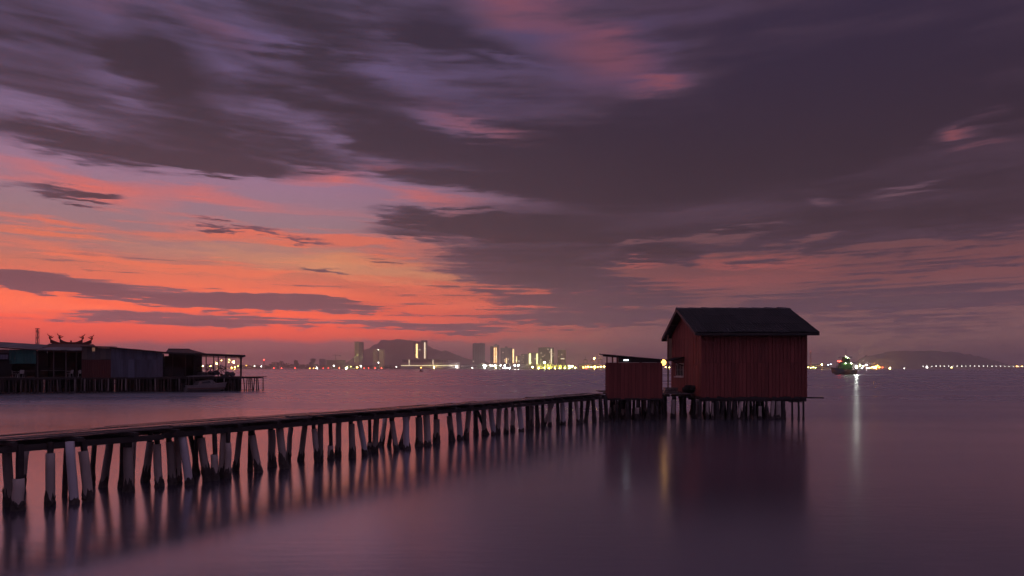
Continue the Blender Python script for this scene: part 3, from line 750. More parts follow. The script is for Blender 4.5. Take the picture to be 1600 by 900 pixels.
def vroof(t, s0, s1, za, zb, depth, rise, m, n, over=.45, fd=.12):
    """lean-to roof: front edge from za to zb, rising to the back"""
    a, b = vp(s0, depth, za + rise), vp(s1, depth, zb + rise)
    dn_ = vp(s0, -over, za) - a
    r_ = MB(VM)
    for yy in (.1, depth * .5, depth - .1):
        f = (yy + over) / (depth + over)
        r_.beam((s0, yy, za + rise * f - .09), (s1, yy, zb + rise * f - .09), .07, .09)
    ro_ = r_.build('roof', WOODD, t)
    sheet_roof(ro_, a, b, dn_, n, m, 1, amp=.02, per=.18, rr=rv)
    MB(VM).beam((s0, -over + .03, za - .02 - fd / 2), (s1, -over + .03, zb - .02 - fd / 2), .03, fd).build('fascia', WOODD, ro_)
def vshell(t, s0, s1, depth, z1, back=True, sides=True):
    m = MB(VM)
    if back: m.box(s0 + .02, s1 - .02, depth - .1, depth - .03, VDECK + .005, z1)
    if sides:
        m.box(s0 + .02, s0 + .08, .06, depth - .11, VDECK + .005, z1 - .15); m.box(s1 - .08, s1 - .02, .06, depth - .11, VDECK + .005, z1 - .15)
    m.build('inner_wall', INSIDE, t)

# 1 teal fronted house
t, s0, s1 = vbuilding('stilt_house', -45, 56, 'stilt house with teal sheet front at the left end of the far row')
vfloor(t, s0, s1, 7, 15); vshell(t, s0, s1, 7, 5.0)
a, b = vs_(14), vs_(56)
vpanels(t, 'teal_sheet', a, b, vz(30, 568), 4.96, 4.9, 4, TEAL)
vpanels(t, 'pale_board', s0, a - .05, vz(5, 552), 4.98, 4.95, 3, GREYB, prof=False)
vpanels(t, 'lilac_awning_sheet', s0, a - .05, vz(5, 561), vz(5, 554), vz(5, 554), 3, BLUES, y=-.25)
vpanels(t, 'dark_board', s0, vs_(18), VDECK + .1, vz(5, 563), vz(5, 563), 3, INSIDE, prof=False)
vroof(t, s0 - .2, s1 + .2, 5.35, 4.98, 7, .72, VROOF, 9)
# 2 open shed
t, s0, s1 = vbuilding('open_shed', 56, 128, 'open fronted dark shed with pale posts under the roof with upturned ridges')
vfloor(t, s0, s1, 7, 14); vshell(t, s0, s1, 7, 4.8)
for px in (59, 84, 103, 119):
    s = vs_(px, .2); MB(VM).tube([(s, .2, VDECK), (s, .2, 4.86)], .045, 6).build('post', GPOST if px != 119 else WOODD, t)
vroof(t, s0 + .25, s1 - .05, 4.95, 4.90, 7, .50, VROOF, 6)
for k, zz in enumerate((2.6, 2.85)): MB(VM).beam((vs_(64, .1), .1, zz), (vs_(111, .1), .1, zz), .04, .05).build('rail', WOODD if k else GPOST, t)
# 3 grey over maroon
t, s0, s1 = vbuilding('patched_stilt_house', 128, 173, 'stilt house with grey boards above and maroon sheets below')
vfloor(t, s0, s1, 7, 9); vshell(t, s0, s1, 7, 5.2)
zs = vz(150, 562)
vpanels(t, 'maroon_sheet', s0, s1, VDECK - .05, zs, zs, 3, MAROON)
sa, sb = vs_(143.5), vs_(148.5)
vpanels(t, 'grey_board', s0, sa, zs + .03, 5.30, 5.28, 2, GREYB, prof=False)
vpanels(t, 'grey_board', sb, s1, zs + .03, 5.25, 5.20, 3, GREYB, prof=False)
vpanels(t, 'grey_board', sa, sb, zs + .03, vz(146, 549), vz(146, 549), 1, GREYB, prof=False)
MB(VM).box(sa, sb, .05, .07, vz(146, 549), vz(146, 543)).build('lit_window', glow('dim_amber_window', (1.0, .42, .12), .12), t)
vroof(t, s0 - .1, s1 + .1, 5.42, 5.36, 7, .22, RROOF, 4)
# 4 blue grey zinc shed
t, s0, s1 = vbuilding('zinc_shed', 173, 254, 'long shed clad in two rows of blue grey zinc sheets')
vfloor(t, s0, s1, 7, 17); vshell(t, s0, s1, 7, 4.7)
zs = vz(210, 562)
vpanels(t, 'zinc_sheet', s0, s1, VDECK - .02, zs + .05, zs, 9, BLUES)
vpanels(t, 'zinc_sheet', s0, s1, zs - .05, 5.22, 4.72, 10, BLUES, y=.03)
vroof(t, s0 - .05, s1 + .05, 5.34, 4.84, 7, .12, VROOF, 7, over=.3)
# 5 dark open shed
t, s0, s1 = vbuilding('dark_shed', 254, 304, 'dark open fronted shed between the zinc shed and the lit pavilion')
vfloor(t, s0, s1, 7, 9); vshell(t, s0, s1, 7, 4.45)
vpanels(t, 'dark_board', s0 + .1, s1 - 1.2, VDECK + .05, 3.0, 3.0, 4, INSIDE, y=.3, prof=False)
for px in (270, 290):
    s = vs_(px, .15); MB(VM).tube([(s, .15, VDECK), (s, .15, 4.6)], .05, 6).build('post', WOODD, t)
vroof(t, s0 + .02, s1 + .05, 4.84, 4.70, 7, .12, VROOF, 4, over=.3, fd=.2)
# 6 open pavilion
t, s0, s1 = vbuilding('pavilion', 304, 380, 'open sided pavilion with thin flat roof on posts right of the dark shed', 5)
vfloor(t, s0, s1, 5, 6)
MB(VM).box(s0 + .05, s0 + .12, .06, 4.8, VDECK + .005, 4.4).build('inner_wall', INSIDE, t)
for px, tt in ((322, .2), (334, 4.7), (341, .2), (353, 4.7), (376, .2), (377, 4.7)):
    s = vs_(px, tt); MB(VM).tube([(s, tt, VDECK), (s, tt, 4.55)], .06 if px < 370 else .075, 6).build('post', WOODD, t)
MB(VM).beam((vs_(376, .2), .2, 3.95), (vs_(371, .2), .2, 4.45), .05, .05).build('brace', WOODD, t)
vroof(t, s0 + .08, s1 + .25, 4.72, 4.52, 5, -.22, RROOF, 6, over=.2, fd=.2)
for k, zz in enumerate((2.35, 2.75)): MB(VM).beam((vs_(318, 4.7), 4.7, zz), (vs_(354, 4.7), 4.7, zz), .05, .05).build('rail', WOODD, t)
# 7 end of the landing deck
s0, s1 = vs_(380), vs_(415)
t = thing('landing_deck', vp((s0 + s1) / 2, 2, 0), 'bare plank deck on thin piles beyond the pavilion', 'deck')
for k in range(8): MB(VM).box(s0 + .02, s1 + rv.uniform(-.5, .3), k * .45, k * .45 + .43, VDECK - .08 + rv.uniform(-.02, .02), VDECK - .01).build('plank', DECK, t)
for yy in (.1, 3.2): MB(VM).box(s0 + .02, s1 - .3, yy, yy + .1, VDECK - .24, VDECK - .11).build('beam', WOODD, t)
for px, tt, ln in ((382, .15, .1), (389, .15, 0), (395, 1.6, .14), (396, .15, -.14), (401, .2, .03), (404, 3.0, .1), (411, .15, 0), (385, 3.0, -.1), (392, 3.2, .1)):
    s = vs_(px, tt); pile(t, vp(s - ln, tt, VDECK - .11), vp(s, tt, 0), .07, 9, WOODD, crust=.2, seg=6, rr=rv)
# extra slanting stilts in front of the pavilion
pv = [o for o in COL.objects if o.name.startswith('pavilion')][0]
for px, ln in ((357, .1), (362, -.2), (365, .15), (369, -.25), (373, .05), (376, 0)):
    s = vs_(px, .1); pile(pv, vp(s + ln, .12, VDECK - .1), vp(s, .1, 0), .065, 9, WOODD, crust=.2, seg=6, rr=rv)

# house behind with a low red roof
s0, s1 = vs_(258, 9), vs_(322, 9)
t = thing('red_roofed_house', vp((s0 + s1) / 2, 11, 0), 'low house with red hipped roof showing above the zinc shed roof', 'stilt house')
zt, ze = vz(290, 545.8, 11), vz(290, 552, 9)
MB(VM).box(s0 + .4, s1 - .5, 9.3, 12.7, .5, ze).build('wall', INSIDE, t)
MB(VM).add([(s0, 8.8, ze), (s1, 8.8, ze), (s1, 13.2, ze), (s0, 13.2, ze), (s0 + .3, 11, zt), (s1 - 2.0, 11, zt)], [(0, 1, 5, 4), (1, 2, 5), (2, 3, 4, 5), (3, 0, 4), (0, 3, 2, 1)]).build('roof', RROOF, t)
MB(VM).beam((s0 + .3, 11, zt + .03), (s1 - 2.0, 11, zt + .03), .2, .1).build('ridge', RIDGE, t)

# temple with swallow-tail ridges
TT = 10.0
s0, s1 = vs_(70, TT), vs_(148, TT)
tm = thing('temple', vp((s0 + s1) / 2, TT + 2, 0), 'temple roof with red upturned ridges and curled finials above the far sheds', 'temple')
zb = vz(108, 538, TT); ze = zb - .7
MB(VM).box(s0 + .5, s1 - .5, TT - 1.5, TT + 5, .4, ze).build('hall', MAROON, tm)
MB(VM).add([(s0 - .4, TT - 2.2, ze - .05), (s1 + .4, TT - 2.2, ze - .05), (s1 + .4, TT + 5.6, ze - .05), (s0 - .4, TT + 5.6, ze - .05), (s0 + .3, TT + 1.2, zb + .1), (s1 - .3, TT + 1.2, zb + .1)],
           [(0, 1, 5, 4), (1, 2, 5), (2, 3, 4, 5), (3, 0, 4), (0, 3, 2, 1)]).build('roof', RROOF, tm)
TRED = mat('temple_red', (0.16, 0.035, 0.025), 0.6, 0.25, 2.0)
def swallow(pa, pb, ya, ym, tt, w):
    """a ridge that sags in the middle and sweeps up to a point at both ends"""
    a, b = vs_(pa, tt), vs_(pb, tt); m = MB(VM); n = 14; vs = []
    za, zm = vz(pa, ya, tt), vz((pa + pb) / 2, ym, tt)
    for i in range(n + 1):
        u = i / n; q = abs(2 * u - 1) ** 2.6; z = zm + (za - zm) * q; s = a + (b - a) * u
        h = .38 + .1 * q
        vs += [(s, tt - w, z - h), (s, tt + w, z - h), (s, tt + w, z), (s, tt - w, z)]
    fs = [(0, 1, 2, 3), (4 * n + 3, 4 * n + 2, 4 * n + 1, 4 * n)]
    for i in range(n):
        q = 4 * i; fs += [(q, q + 4, q + 5, q + 1), (q + 1, q + 5, q + 6, q + 2), (q + 2, q + 6, q + 7, q + 3), (q + 3, q + 7, q + 4, q)]
    r_ = m.add(vs, fs).build('ridge', TRED, tm)
    for s, sg in ((a, 1), (b, -1)):
        f = MB(VM)
        f.tube([(s, tt, za - .05), (s - .10 * sg, tt, za + .18), (s + .02 * sg, tt, za + .33), (s + .15 * sg, tt, za + .39), (s + .19 * sg, tt, za + .29)], [.10, .09, .07, .05, .02], 6)
        f.tube([(s, tt, za + .1), (s + .28 * sg, tt, za + .22), (s + .42 * sg, tt, za + .34)], [.09, .06, .02], 5)
        f.tube([(s - .03 * sg, tt, za + .35), (s - .25 * sg, tt, za + .52), (s - .28 * sg, tt, za + .7)], [.07, .05, .02], 5)
        f.build('finial', TRED, r_)
swallow(78.5, 143, 529.5, 537, TT + 1.2, .16)
swallow(93.5, 129, 529.0, 534.8, TT + 1.5, .16)
MB(VM).tube([(vs_(111, TT + 1.3), TT + 1.3, vz(111, 535, TT)), (vs_(111, TT + 1.3), TT + 1.3, vz(111, 531, TT))], [.14, .05], 6).build('ridge_jewel', TRED, tm)

# lattice mast far behind the village
def lattice(name, px, ytop, ybase, Y, wpx, label, m, lvl=8, head=None, cat='mast', zbase=None):
    b = at(px, ybase, Y); tz = at(px, ytop, Y).z; w0 = wpx / FPX * Y
    t = thing(name, (b.x, Y, b.z if zbase is None else zbase), label, cat)
    base = b.z if zbase is None else zbase
    for sx, sy in ((-1, -1), (1, -1), (1, 1), (-1, 1)):
        MB().tube([(b.x + sx * w0 * .5, Y + sy * w0 * .5, base), (b.x + sx * w0 * .34, Y + sy * w0 * .34, tz)], w0 * .085, 5).build('leg', m, t)
    br = MB()
    for i in range(lvl):
        z0_, z1_ = base + (tz - base) * i / lvl, base + (tz - base) * (i + 1) / lvl
        w_ = w0 * (.5 - .16 * i / lvl)
        for sy in (-1, 1):
            sg = 1 if i % 2 else -1
            br.tube([(b.x - sg * w_, Y + sy * w_, z0_), (b.x + sg * w_, Y + sy * w_, z1_)], w0 * .055, 4)
            br.tube([(b.x + sy * w_, Y - sg * w_, z0_), (b.x + sy * w_, Y + sg * w_, z1_)], w0 * .055, 4)
            br.tube([(b.x - w_, Y + sy * w_, z1_), (b.x + w_, Y + sy * w_, z1_)], w0 * .055, 4)
    br.build('lattice_bracing', m, t)
    MB().box(b.x - w0 * .62, b.x + w0 * .62, Y - w0 * .62, Y + w0 * .62, tz, tz + w0 * .12).build('top_platform', m, t)
    return t, b, tz
STEEL = mat('dull_steel', (0.12, 0.09, 0.09), 0.6, 0.2, 0.2)
lattice('lattice_mast', 58.5, 513.5, 560, 130, 4.2, 'open lattice mast standing behind the far sheds left of the temple', STEEL, 9, zbase=0.0)

# plastic chairs, table, heap, crates
ch = thing('plastic_chair', (0, 0, 0), 'white plastic chair', 'chair', 'plastic chairs on the far landing')
MB().box(-.22, .22, -.22, .22, .42, .45).build('seat', PLASTIC, ch)
MB().add([(-.22, .2, .46), (.22, .2, .46), (.2, .30, .85), (-.2, .30, .85), (-.22, .23, .46), (.22, .23, .46), (.2, .33, .85), (-.2, .33, .85)], [(0, 1, 2, 3), (7, 6, 5, 4), (0, 4, 5, 1), (1, 5, 6, 2), (2, 6, 7, 3), (3, 7, 4, 0)]).build('backrest', PLASTIC, ch)
for sx in (-1, 1):
    for sy in (-1, 1): MB().tube([(sx * .2, sy * .2, .42), (sx * .24, sy * .24, 0)], .022, 5).build('leg', PLASTIC, ch)
    MB().beam((sx * .23, -.2, .64), (sx * .23, .24, .66), .04, .03).build('armrest', PLASTIC, ch)
CH = [(22, .5, 2.6, 'white plastic chair under the teal front, nearest the left edge'), (33, .4, .3, 'white plastic chair under the teal front, right of another chair'),
      (109, .35, -.4, 'white plastic chair in the open shed beside a low rail, farther from the maroon sheets'), (126, .3, .5, 'white plastic chair at the right end of the open shed beside the maroon sheets')]
for i, (px, tt, rz, lb) in enumerate(CH):
    o = ch if i == 0 else copy_thing(ch, (0, 0, 0))
    o.location = vp(vs_(px, tt), tt, VDECK); o.rotation_euler = (0, 0, rz); o['label'] = lb
s = vs_(50, .6)
tb = thing('trestle_table', vp(s, .6, VDECK), 'small dark table under the teal front beside the pale posts', 'table')
MB(VM).box(s - .7, s + .7, .3, .95, VDECK + .70, VDECK + .74).build('table_top', DECK, tb)
for dx in (-.6, .6):
    for yy in (.36, .88): MB(VM).box(s + dx - .03, s + dx + .03, yy - .03, yy + .03, VDECK, VDECK + .695).build('leg', WOODD, tb)
m = MB(); q = random.Random(4)
for i in range(30):
    px = q.uniform(312, 368); tt = q.uniform(1.2, 3.4); f = 1 - abs(px - 338) / 34
    m.ball(vp(vs_(px, tt), tt, VDECK + q.uniform(.05, .25 + .4 * max(f, 0))), q.uniform(.25, .42), 7, 5, .6, .2)
tag(m.build('tarpaulin_heap', mat('grey_tarpaulin', (0.10, 0.09, 0.10), .7, .3, 1.0), org=vp(vs_(338, 2), 2, VDECK)), 'long low heap of gear under tarpaulin on the pavilion floor', 'heap')
for i, (px, hh) in enumerate(((312, .9), (328, 1.3), (346, 1.1))):
    s = vs_(px, 4.2); pt = thing('potted_plant', vp(s, 4.2, VDECK), ['leafy potted plant at the dark left end of the pavilion', 'tallest potted plant against the pavilion rail', 'potted plant in the pavilion nearest its open right end'][i], 'plant', 'potted plants in the pavilion')
    MB(VM).tube([(s, 4.2, VDECK), (s, 4.2, VDECK + .35)], [.14, .2], 8).build('pot', RROOF, pt)
    lf = MB(VM)
    for k in range(60):
        u, v_ = q.uniform(0, 6.283), q.uniform(-.6, 1); rr_ = .42 * hh * q.uniform(.3, 1); c = Vector((s + math.cos(u) * rr_, 4.2 + math.sin(u) * rr_, VDECK + .35 + .5 * hh + v_ * .5 * hh))
        d1 = Vector((q.uniform(-1, 1), q.uniform(-1, 1), q.uniform(-1, 1))).normalized() * .12; d2 = Vector((q.uniform(-1, 1), q.uniform(-1, 1), q.uniform(-.4, 1))).normalized() * .07
        lf.add([c - d1, c + d2, c + d1, c - d2], [(0, 1, 2, 3)])
    lf.build('foliage', mat('pot_leaf', (0.05, 0.07, 0.03), .6, .3), pt)
    MB(VM).tube([(s, 4.2, VDECK + .3), (s + .03, 4.2, VDECK + .4 + .6 * hh)], [.03, .015], 5).build('stem', WOODD, pt)

# motor boat moored before the pavilion: bow to the right
def hull_mesh(L, B, H, n=12, sheer=.35, stern=.85):
    """lofted hull, x from stern 0 to bow L"""
    m = MB(); sec = []
    for i in range(n + 1):
        u = i / n; w = B / 2 * (stern + (1 - stern) * min(1, u * 2.5)) * (1 - max(0, (u - .45) / .55) ** 2.2); w = max(w, .015)
        top = H + sheer * u ** 2.2; k = -.25 * H + (.55 * H) * max(0, (u - .7) / .3) ** 2
        rake = .10 * L * max(0, (u - .8) / .2)
        sec.append([(u * L * .94, 0, k), (u * L * .94 + rake * .3, w * .72, .22 * H), (u * L * .94 + rake * .6, w * .95, .62 * H), (u * L * .94 + rake, w, top)])
    vs = []
    for s in sec: vs += [(x, -y, z) for x, y, z in reversed(s)] + s[1:]
    K = 7; fs = [(i * K + k, (i + 1) * K + k, (i + 1) * K + k + 1, i * K + k + 1) for i in range(n) for k in range(K - 1)]
    fs += [tuple(range(K))]
    fs += [(i * K, i * K + K - 1, (i + 1) * K + K - 1, (i + 1) * K) for i in range(n)]        # deck
    return m.add(vs, fs), sec
bp_ = wp(289, 612.3); bq = wp(352, 610.8); bd = (bq - bp_); BL = bd.length; ba = math.atan2(bd.y, bd.x)
BMx = Matrix.Translation(bp_) @ Matrix.Rotation(ba, 4, 'Z')
boat = thing('motor_boat', bp_, 'pale motor boat with dark canopy moored in front of the pavilion', 'boat')
hm, sec = hull_mesh(BL, 1.9, .75)
h2 = MB(BMx); h2.add(hm.v, hm.f); HULLW = mat('grubby_white_hull', (0.22, 0.19, 0.20), .45, .2, 1.0)
ho = h2.build('hull', HULLW, boat)
st = MB(BMx)
for sg in (-1, 1):
    for i in range(len(sec) - 1):
        a, b = sec[i], sec[i + 1]
        st.add([(a[2][0], sg * (a[2][1] + .015), a[2][2] - .12), (b[2][0], sg * (b[2][1] + .015), b[2][2] - .12), (b[2][0], sg * (b[2][1] + .02), b[2][2] - .02), (a[2][0], sg * (a[2][1] + .02), a[2][2] - .02)], [(0, 1, 2, 3)])
st.build('stripe', mat('brown_stripe', (0.16, 0.06, 0.04), .5), ho)
cb = MB(BMx); cb.add([(1.2, -.72, .78), (3.6, -.62, .9), (3.6, .62, .9), (1.2, .72, .78), (1.5, -.66, 1.25), (3.0, -.55, 1.45), (3.0, .55, 1.45), (1.5, .66, 1.25)], [(0, 1, 5, 4), (1, 2, 6, 5), (2, 3, 7, 6), (3, 0, 4, 7), (4, 5, 6, 7), (0, 3, 2, 1)])
co = cb.build('cabin', HULLW, boat)
MB(BMx).add([(3.02, -.5, 1.42), (3.52, -.56, .98), (3.52, .56, .98), (3.02, .5, 1.42), (3.05, -.5, 1.44), (3.55, -.56, 1.0), (3.55, .56, 1.0), (3.05, .5, 1.44)], [(0, 1, 2, 3), (7, 6, 5, 4), (0, 4, 5, 1), (2, 6, 7, 3), (1, 5, 6, 2), (3, 7, 4, 0)]).build('windscreen', GLASS, co)
for sg in (-1, 1): MB(BMx).add([(1.7, sg * .70, 1.0), (2.8, sg * .655, 1.05), (2.7, sg * .62, 1.30), (1.75, sg * .67, 1.18), (1.7, sg * .72, 1.0), (2.8, sg * .675, 1.05), (2.7, sg * .64, 1.30), (1.75, sg * .69, 1.18)], [(0, 1, 2, 3), (7, 6, 5, 4), (0, 4, 5, 1), (1, 5, 6, 2), (2, 6, 7, 3), (3, 7, 4, 0)]).build('side_window', GLASS, co)
MB(BMx).add([(.5, -.8, 1.84), (3.3, -.75, 1.9), (3.3, .75, 1.9), (.5, .8, 1.84), (.5, -.8, 1.90), (3.3, -.75, 1.97), (3.3, .75, 1.97), (.5, .8, 1.90)], [(0, 3, 2, 1), (4, 5, 6, 7), (0, 1, 5, 4), (1, 2, 6, 5), (2, 3, 7, 6), (3, 0, 4, 7)]).build('canopy', HULLW, boat)
for x in (.7, 3.1):
    for sg in (-1, 1): MB(BMx).tube([(x, sg * .7, .8), (x, sg * .7, 1.86)], .025, 5).build('canopy_post', STEEL, boat)
mo = MB(BMx); mo.box(-.45, -.05, -.18, .18, .55, 1.05); mo.box(-.32, -.16, -.06, .06, -.4, .55); mo.build('outboard_motor', BLACK, boat)

# ================================================================== far shore, three kilometres off
def rngland(name, pts, Y0, Y1, m, kind='structure', base=-.5):
    """a ridge of land: crest profile in px/py at the middle of a belt Y0..Y1"""
    mb = MB(); n = len(pts); K = 9; Ym = (Y0 + Y1) / 2; q = random.Random(len(pts) * 7 + int(Y0)); vs = []
    for i, (px, py) in enumerate(pts):
        c = at(px, py, Ym)
        for k in range(K):
            u = k / (K - 1); yy = Y0 + (Y1 - Y0) * u; e = math.sin(math.pi * u) ** .8
            j = q.uniform(-.10, .10) * (c.z) if 0 < k < K - 1 and k != K // 2 else 0
            vs.append((c.x / Ym * yy * .25 + c.x * .75, yy, base + max(0, (c.z - base) * e + j)))
    fs = [(i * K + k, (i + 1) * K + k, (i + 1) * K + k + 1, i * K + k + 1) for i in range(n - 1) for k in range(K - 1)]
    o = mb.add(vs, fs).build(name, m, smooth=True)
    return struct(o, kind)
def profile(pts, step, jit, seed):
    q = random.Random(seed); out = []
    for (x0, y0), (x1, y1) in zip(pts, pts[1:]):
        n = max(1, int((x1 - x0) / step))
        for i in range(n):
            f = i / n; f2 = f * f * (3 - 2 * f); out.append((x0 + (x1 - x0) * f, y0 + (y1 - y0) * f2 + q.uniform(-jit, jit)))
    out.append(pts[-1]); return out
FOREST = mat('wooded_hill', (0.035, 0.045, 0.03), .9, .4, .004)
SOIL = mat('dark_shore', (0.06, 0.055, 0.05), .9, .3, .01)
rngland('hill', profile([(520, 575), (548, 566), (575, 547), (600, 533), (622, 530), (648, 533), (690, 548), (740, 562), (800, 575)], 4, .5, 1), 5200, 6600, FOREST)
rngland('hill', profile([(1340, 576), (1362, 556), (1385, 551), (1405, 548.5), (1430, 549), (1455, 548), (1482, 550), (1505, 554), (1528, 560), (1550, 568), (1575, 575)], 2.5, .7, 2), 5600, 6600, FOREST)
rngland('hill', profile([(-60, 575), (60, 570), (230, 566), (330, 572), (420, 574)], 6, .8, 6), 5600, 6600, FOREST)
sh = MB(); Y0 = 2950
q = random.Random(9); pts = [(-400 + i * 18, 0) for i in range(78)]
sh.add([(at(-420, 0, Y0).x, Y0, -.5), (at(1010, 0, Y0).x, Y0, -.5), (at(1010, 0, 3900).x, 3900, -.5), (at(-420, 0, 3900).x, 3900, -.5),
        (at(-420, 0, Y0).x, Y0 + 6, 2.4), (at(1010, 0, Y0).x, Y0 + 6, 2.4), (at(1010, 0, 3900).x, 3900, 2.4), (at(-420, 0, 3900).x, 3900, 2.4)],
       [(0, 1, 5, 4), (1, 2, 6, 5), (2, 3, 7, 6), (3, 0, 4, 7), (4, 5, 6, 7)])
struct(sh.build('shore', SOIL))
sh = MB(); sh.add([(at(1150, 0, Y0).x, Y0, -.5), (at(1400, 0, Y0).x, Y0, -.5), (at(1400, 0, 3600).x, 3600, -.5), (at(1150, 0, 3600).x, 3600, -.5),
        (at(1150, 0, Y0).x, Y0 + 6, 2.4), (at(1400, 0, Y0).x, Y0 + 6, 2.4), (at(1400, 0, 3600).x, 3600, 2.4), (at(1150, 0, 3600).x, 3600, 2.4)],
       [(0, 1, 5, 4), (1, 2, 6, 5), (2, 3, 7, 6), (3, 0, 4, 7), (4, 5, 6, 7)])
struct(sh.build('shore', SOIL))
rngland('coast', profile([(1380, 575.6), (1440, 574.4), (1500, 574.9), (1620, 574.5), (1760, 575.5)], 8, .2, 12), 5700, 6100, SOIL)
# belt of scrub and mangrove, too dense to count
lf = MB(); q = random.Random(31)
def crown(mb, c, rx, rz, n, sz, q):
    for _ in range(n):
        u = q.uniform(0, 6.283); v = math.acos(q.uniform(-1, 1)); r = q.uniform(.55, 1) * (1 + .25 * math.sin(3 * u + c[0]))
        p = Vector((c[0] + rx * r * math.sin(v) * math.cos(u), c[1] + rx * r * math.sin(v) * math.sin(u), c[2] + rz * r * math.cos(v)))
        d1 = Vector((q.uniform(-1, 1), q.uniform(-1, 1), q.uniform(-1, 1))).normalized() * sz; d2 = d1.cross(Vector((q.uniform(-1, 1), q.uniform(-1, 1), q.uniform(-1, 1)))).normalized() * sz * .7
        mb.add([p - d1, p + d2, p + d1, p - d2], [(0, 1, 2, 3)])
LEAF = mat('far_foliage', (0.05, 0.06, 0.035), .8, .3, .1)
def hband(px):
    if 420 <= px <= 455: return 7 + 5 * math.exp(-((px - 436) / 10) ** 2)
    if px < 420: return 5.5
    if px < 500: return 7
    if px < 560: return 5
    if px < 640: return 5
    return 4
px = 372.0
while px < 625:
    hpx = hband(px) * q.uniform(.75, 1.15); Y = 3030 + q.uniform(0, 200); c = at(px, 576 - hpx * .5, Y)
    crown(lf, (c.x, Y, c.z), q.uniform(9, 15), hpx * .5 / FPX * Y, 46, 4.2, q); px += q.uniform(2.2, 4.4)
for k in range(46):
    px = q.uniform(600, 930) if k < 34 else q.uniform(1262, 1330); Y = 3260 + q.uniform(0, 120); c = at(px, 574, Y)
    crown(lf, (c.x, Y, c.z), q.uniform(8, 14), q.uniform(5, 9), 30, 4, q)
struct(lf.build('shore_scrub', LEAF), 'stuff')
for (px, top, wd, lb) in ((463, 562, 9, 'leftmost of two big dark trees on the far shore'), (488, 559.5, 13, 'taller dark tree beside the half built block on the far shore')):
    Y = 3010; b = at(px, 575.5, Y); zt = at(px, top, Y).z
    tr = thing('tree', (b.x, Y, 2.3), lb, 'tree', 'trees on the far shore')
    R_ = wd / FPX * Y / 2
    MB().tube([(b.x, Y, 2.2), (b.x + 1, Y, 12), (b.x + 1, Y, zt * .75)], [1.6, 1.1, .5], 6).build('trunk', WOODD, tr)
    for k in range(5): MB().tube([(b.x + 1, Y, 11 + 3 * k), (b.x + R_ * .7 * math.cos(k * 2.4), Y + R_ * .6 * math.sin(k * 2.4), 18 + 4 * k)], [.5, .2], 5).build('limb', WOODD, tr)
    cw = MB()
    for k in range(11):
        u = k * 2.4; rr_ = R_ * .62 * math.sqrt((k + .5) / 11)
        crown(cw, (b.x + rr_ * math.cos(u), Y + rr_ * math.sin(u), zt * .62 + q.uniform(-.22, .24) * zt), R_ * .36, zt * .15, 42, 2.6, q)
    cw.build('crown', LEAF, tr)

# ---- towers
CONC = mat('tower_concrete', (0.40, 0.34, 0.33), .8, .1, .02, rnd=.1)
CONCD = mat('tower_dark_concrete', (0.19, 0.16, 0.17), .8, .1, .02, rnd=.1)
TAN = mat('tower_tan_render', (0.72, 0.56, 0.38), .8, .1, .02, rnd=.06)
WGL = mat('tower_window_glass', (0.03, 0.03, 0.04), .2, .2, .1)
WARM = glow('warm_stair_light', (1.0, .62, .22), 3.2)
AMBER = glow('amber_stair_light', (1.0, .50, .14), 2.8)
PALE = glow('pale_window_light', (1.0, .78, .5), 1.8)
GRNW = glow('greenish_window_light', (.95, .95, .35), 3.0)
def tower(px0, px1, ytop, label, m, Y=3080, depth=26, ribs=6, floors=0, strips=(), wins=0, wmat=PALE, roofs=(), side=None, seed=0):
    q = random.Random(seed * 13 + int(px0)); a, b = at(px0, ytop, Y), at(px1, ytop, Y); x0, x1, zt = a.x, b.x, a.z
    t = thing('tower_block', ((x0 + x1) / 2, Y + depth / 2, 2.4), label, 'tower block', 'tower blocks of the far city')
    MB().box(x0, x1, Y, Y + depth, 2.3, zt).build('tower_body', m, t)
    nf = max(6, int((zt - 3) / 3.4)); fz = (zt - 5) / nf
    wb = MB(); bw = (x1 - x0) / ribs
    for f in range(nf):                                         # window bands recessed between floor slabs and ribs
        for r in range(ribs):
            if (x0 + bw * r + bw * .5) and not any(s0_ - .4 < (px0 + (px1 - px0) * (r + .5) / ribs) < s1_ + .4 for s0_, s1_, *_ in strips):
                zz = 4 + f * fz; wb.box(x0 + bw * (r + .2), x0 + bw * (r + .8), Y - .12, Y - .05, zz + .9, zz + fz * .8)
    if wb.v: struct(wb.build('window_panes', WGL, t), 'stuff')
    for r in range(ribs + 1):
        xx = x0 + bw * r; MB().box(xx - .35, xx + .35, Y - .9, Y - .002, 2.4, zt + .8).build('facade_rib', CONC if m is CONCD else m, t)
    for (s0_, s1_, y0_, y1_, mm) in strips:                     # lit stairwells
        p0, p1 = at(s0_, y0_, Y), at(s1_, y1_, Y); MB().box(p0.x, p1.x, Y - 1.2, Y - .95, max(p1.z, 3), p0.z).build('lit_stairwell', mm, t)
    for k in range(wins):
        r = q.randrange(ribs); f = q.randrange(1, nf - 1); zz = 4 + f * fz; cx_ = x0 + bw * (r + .5)
        MB().box(cx_ - bw * .28, cx_ + bw * .28, Y - .3, Y - .14, zz + .7, zz + fz * .85).build('lit_window', wmat, t)
    for (r0, r1, yt) in roofs:
        p0, p1 = at(r0, yt, Y), at(r1, yt, Y); MB().box(p0.x, p1.x, Y + 3, Y + depth - 4, zt + .002, p0.z).build('roof_house', m, t)
    MB().box(x0 - .5, x1 + .5, Y - 1.0, Y + depth + .5, zt + .004, zt + 1.3).build('parapet', m, t)
    if side:
        p0, p1 = at(side[0], side[2], Y), at(side[1], side[2], Y); MB().box(p0.x, p1.x, Y + 2, Y + depth - 1, 2.35, p0.z).build('side_wing', side[3], t)
    return t
tower(554, 560.5, 534, 'tall slim tan tower standing apart left of the hill top', TAN, ribs=3, side=(560.5, 566.5, 534.5, CONCD))
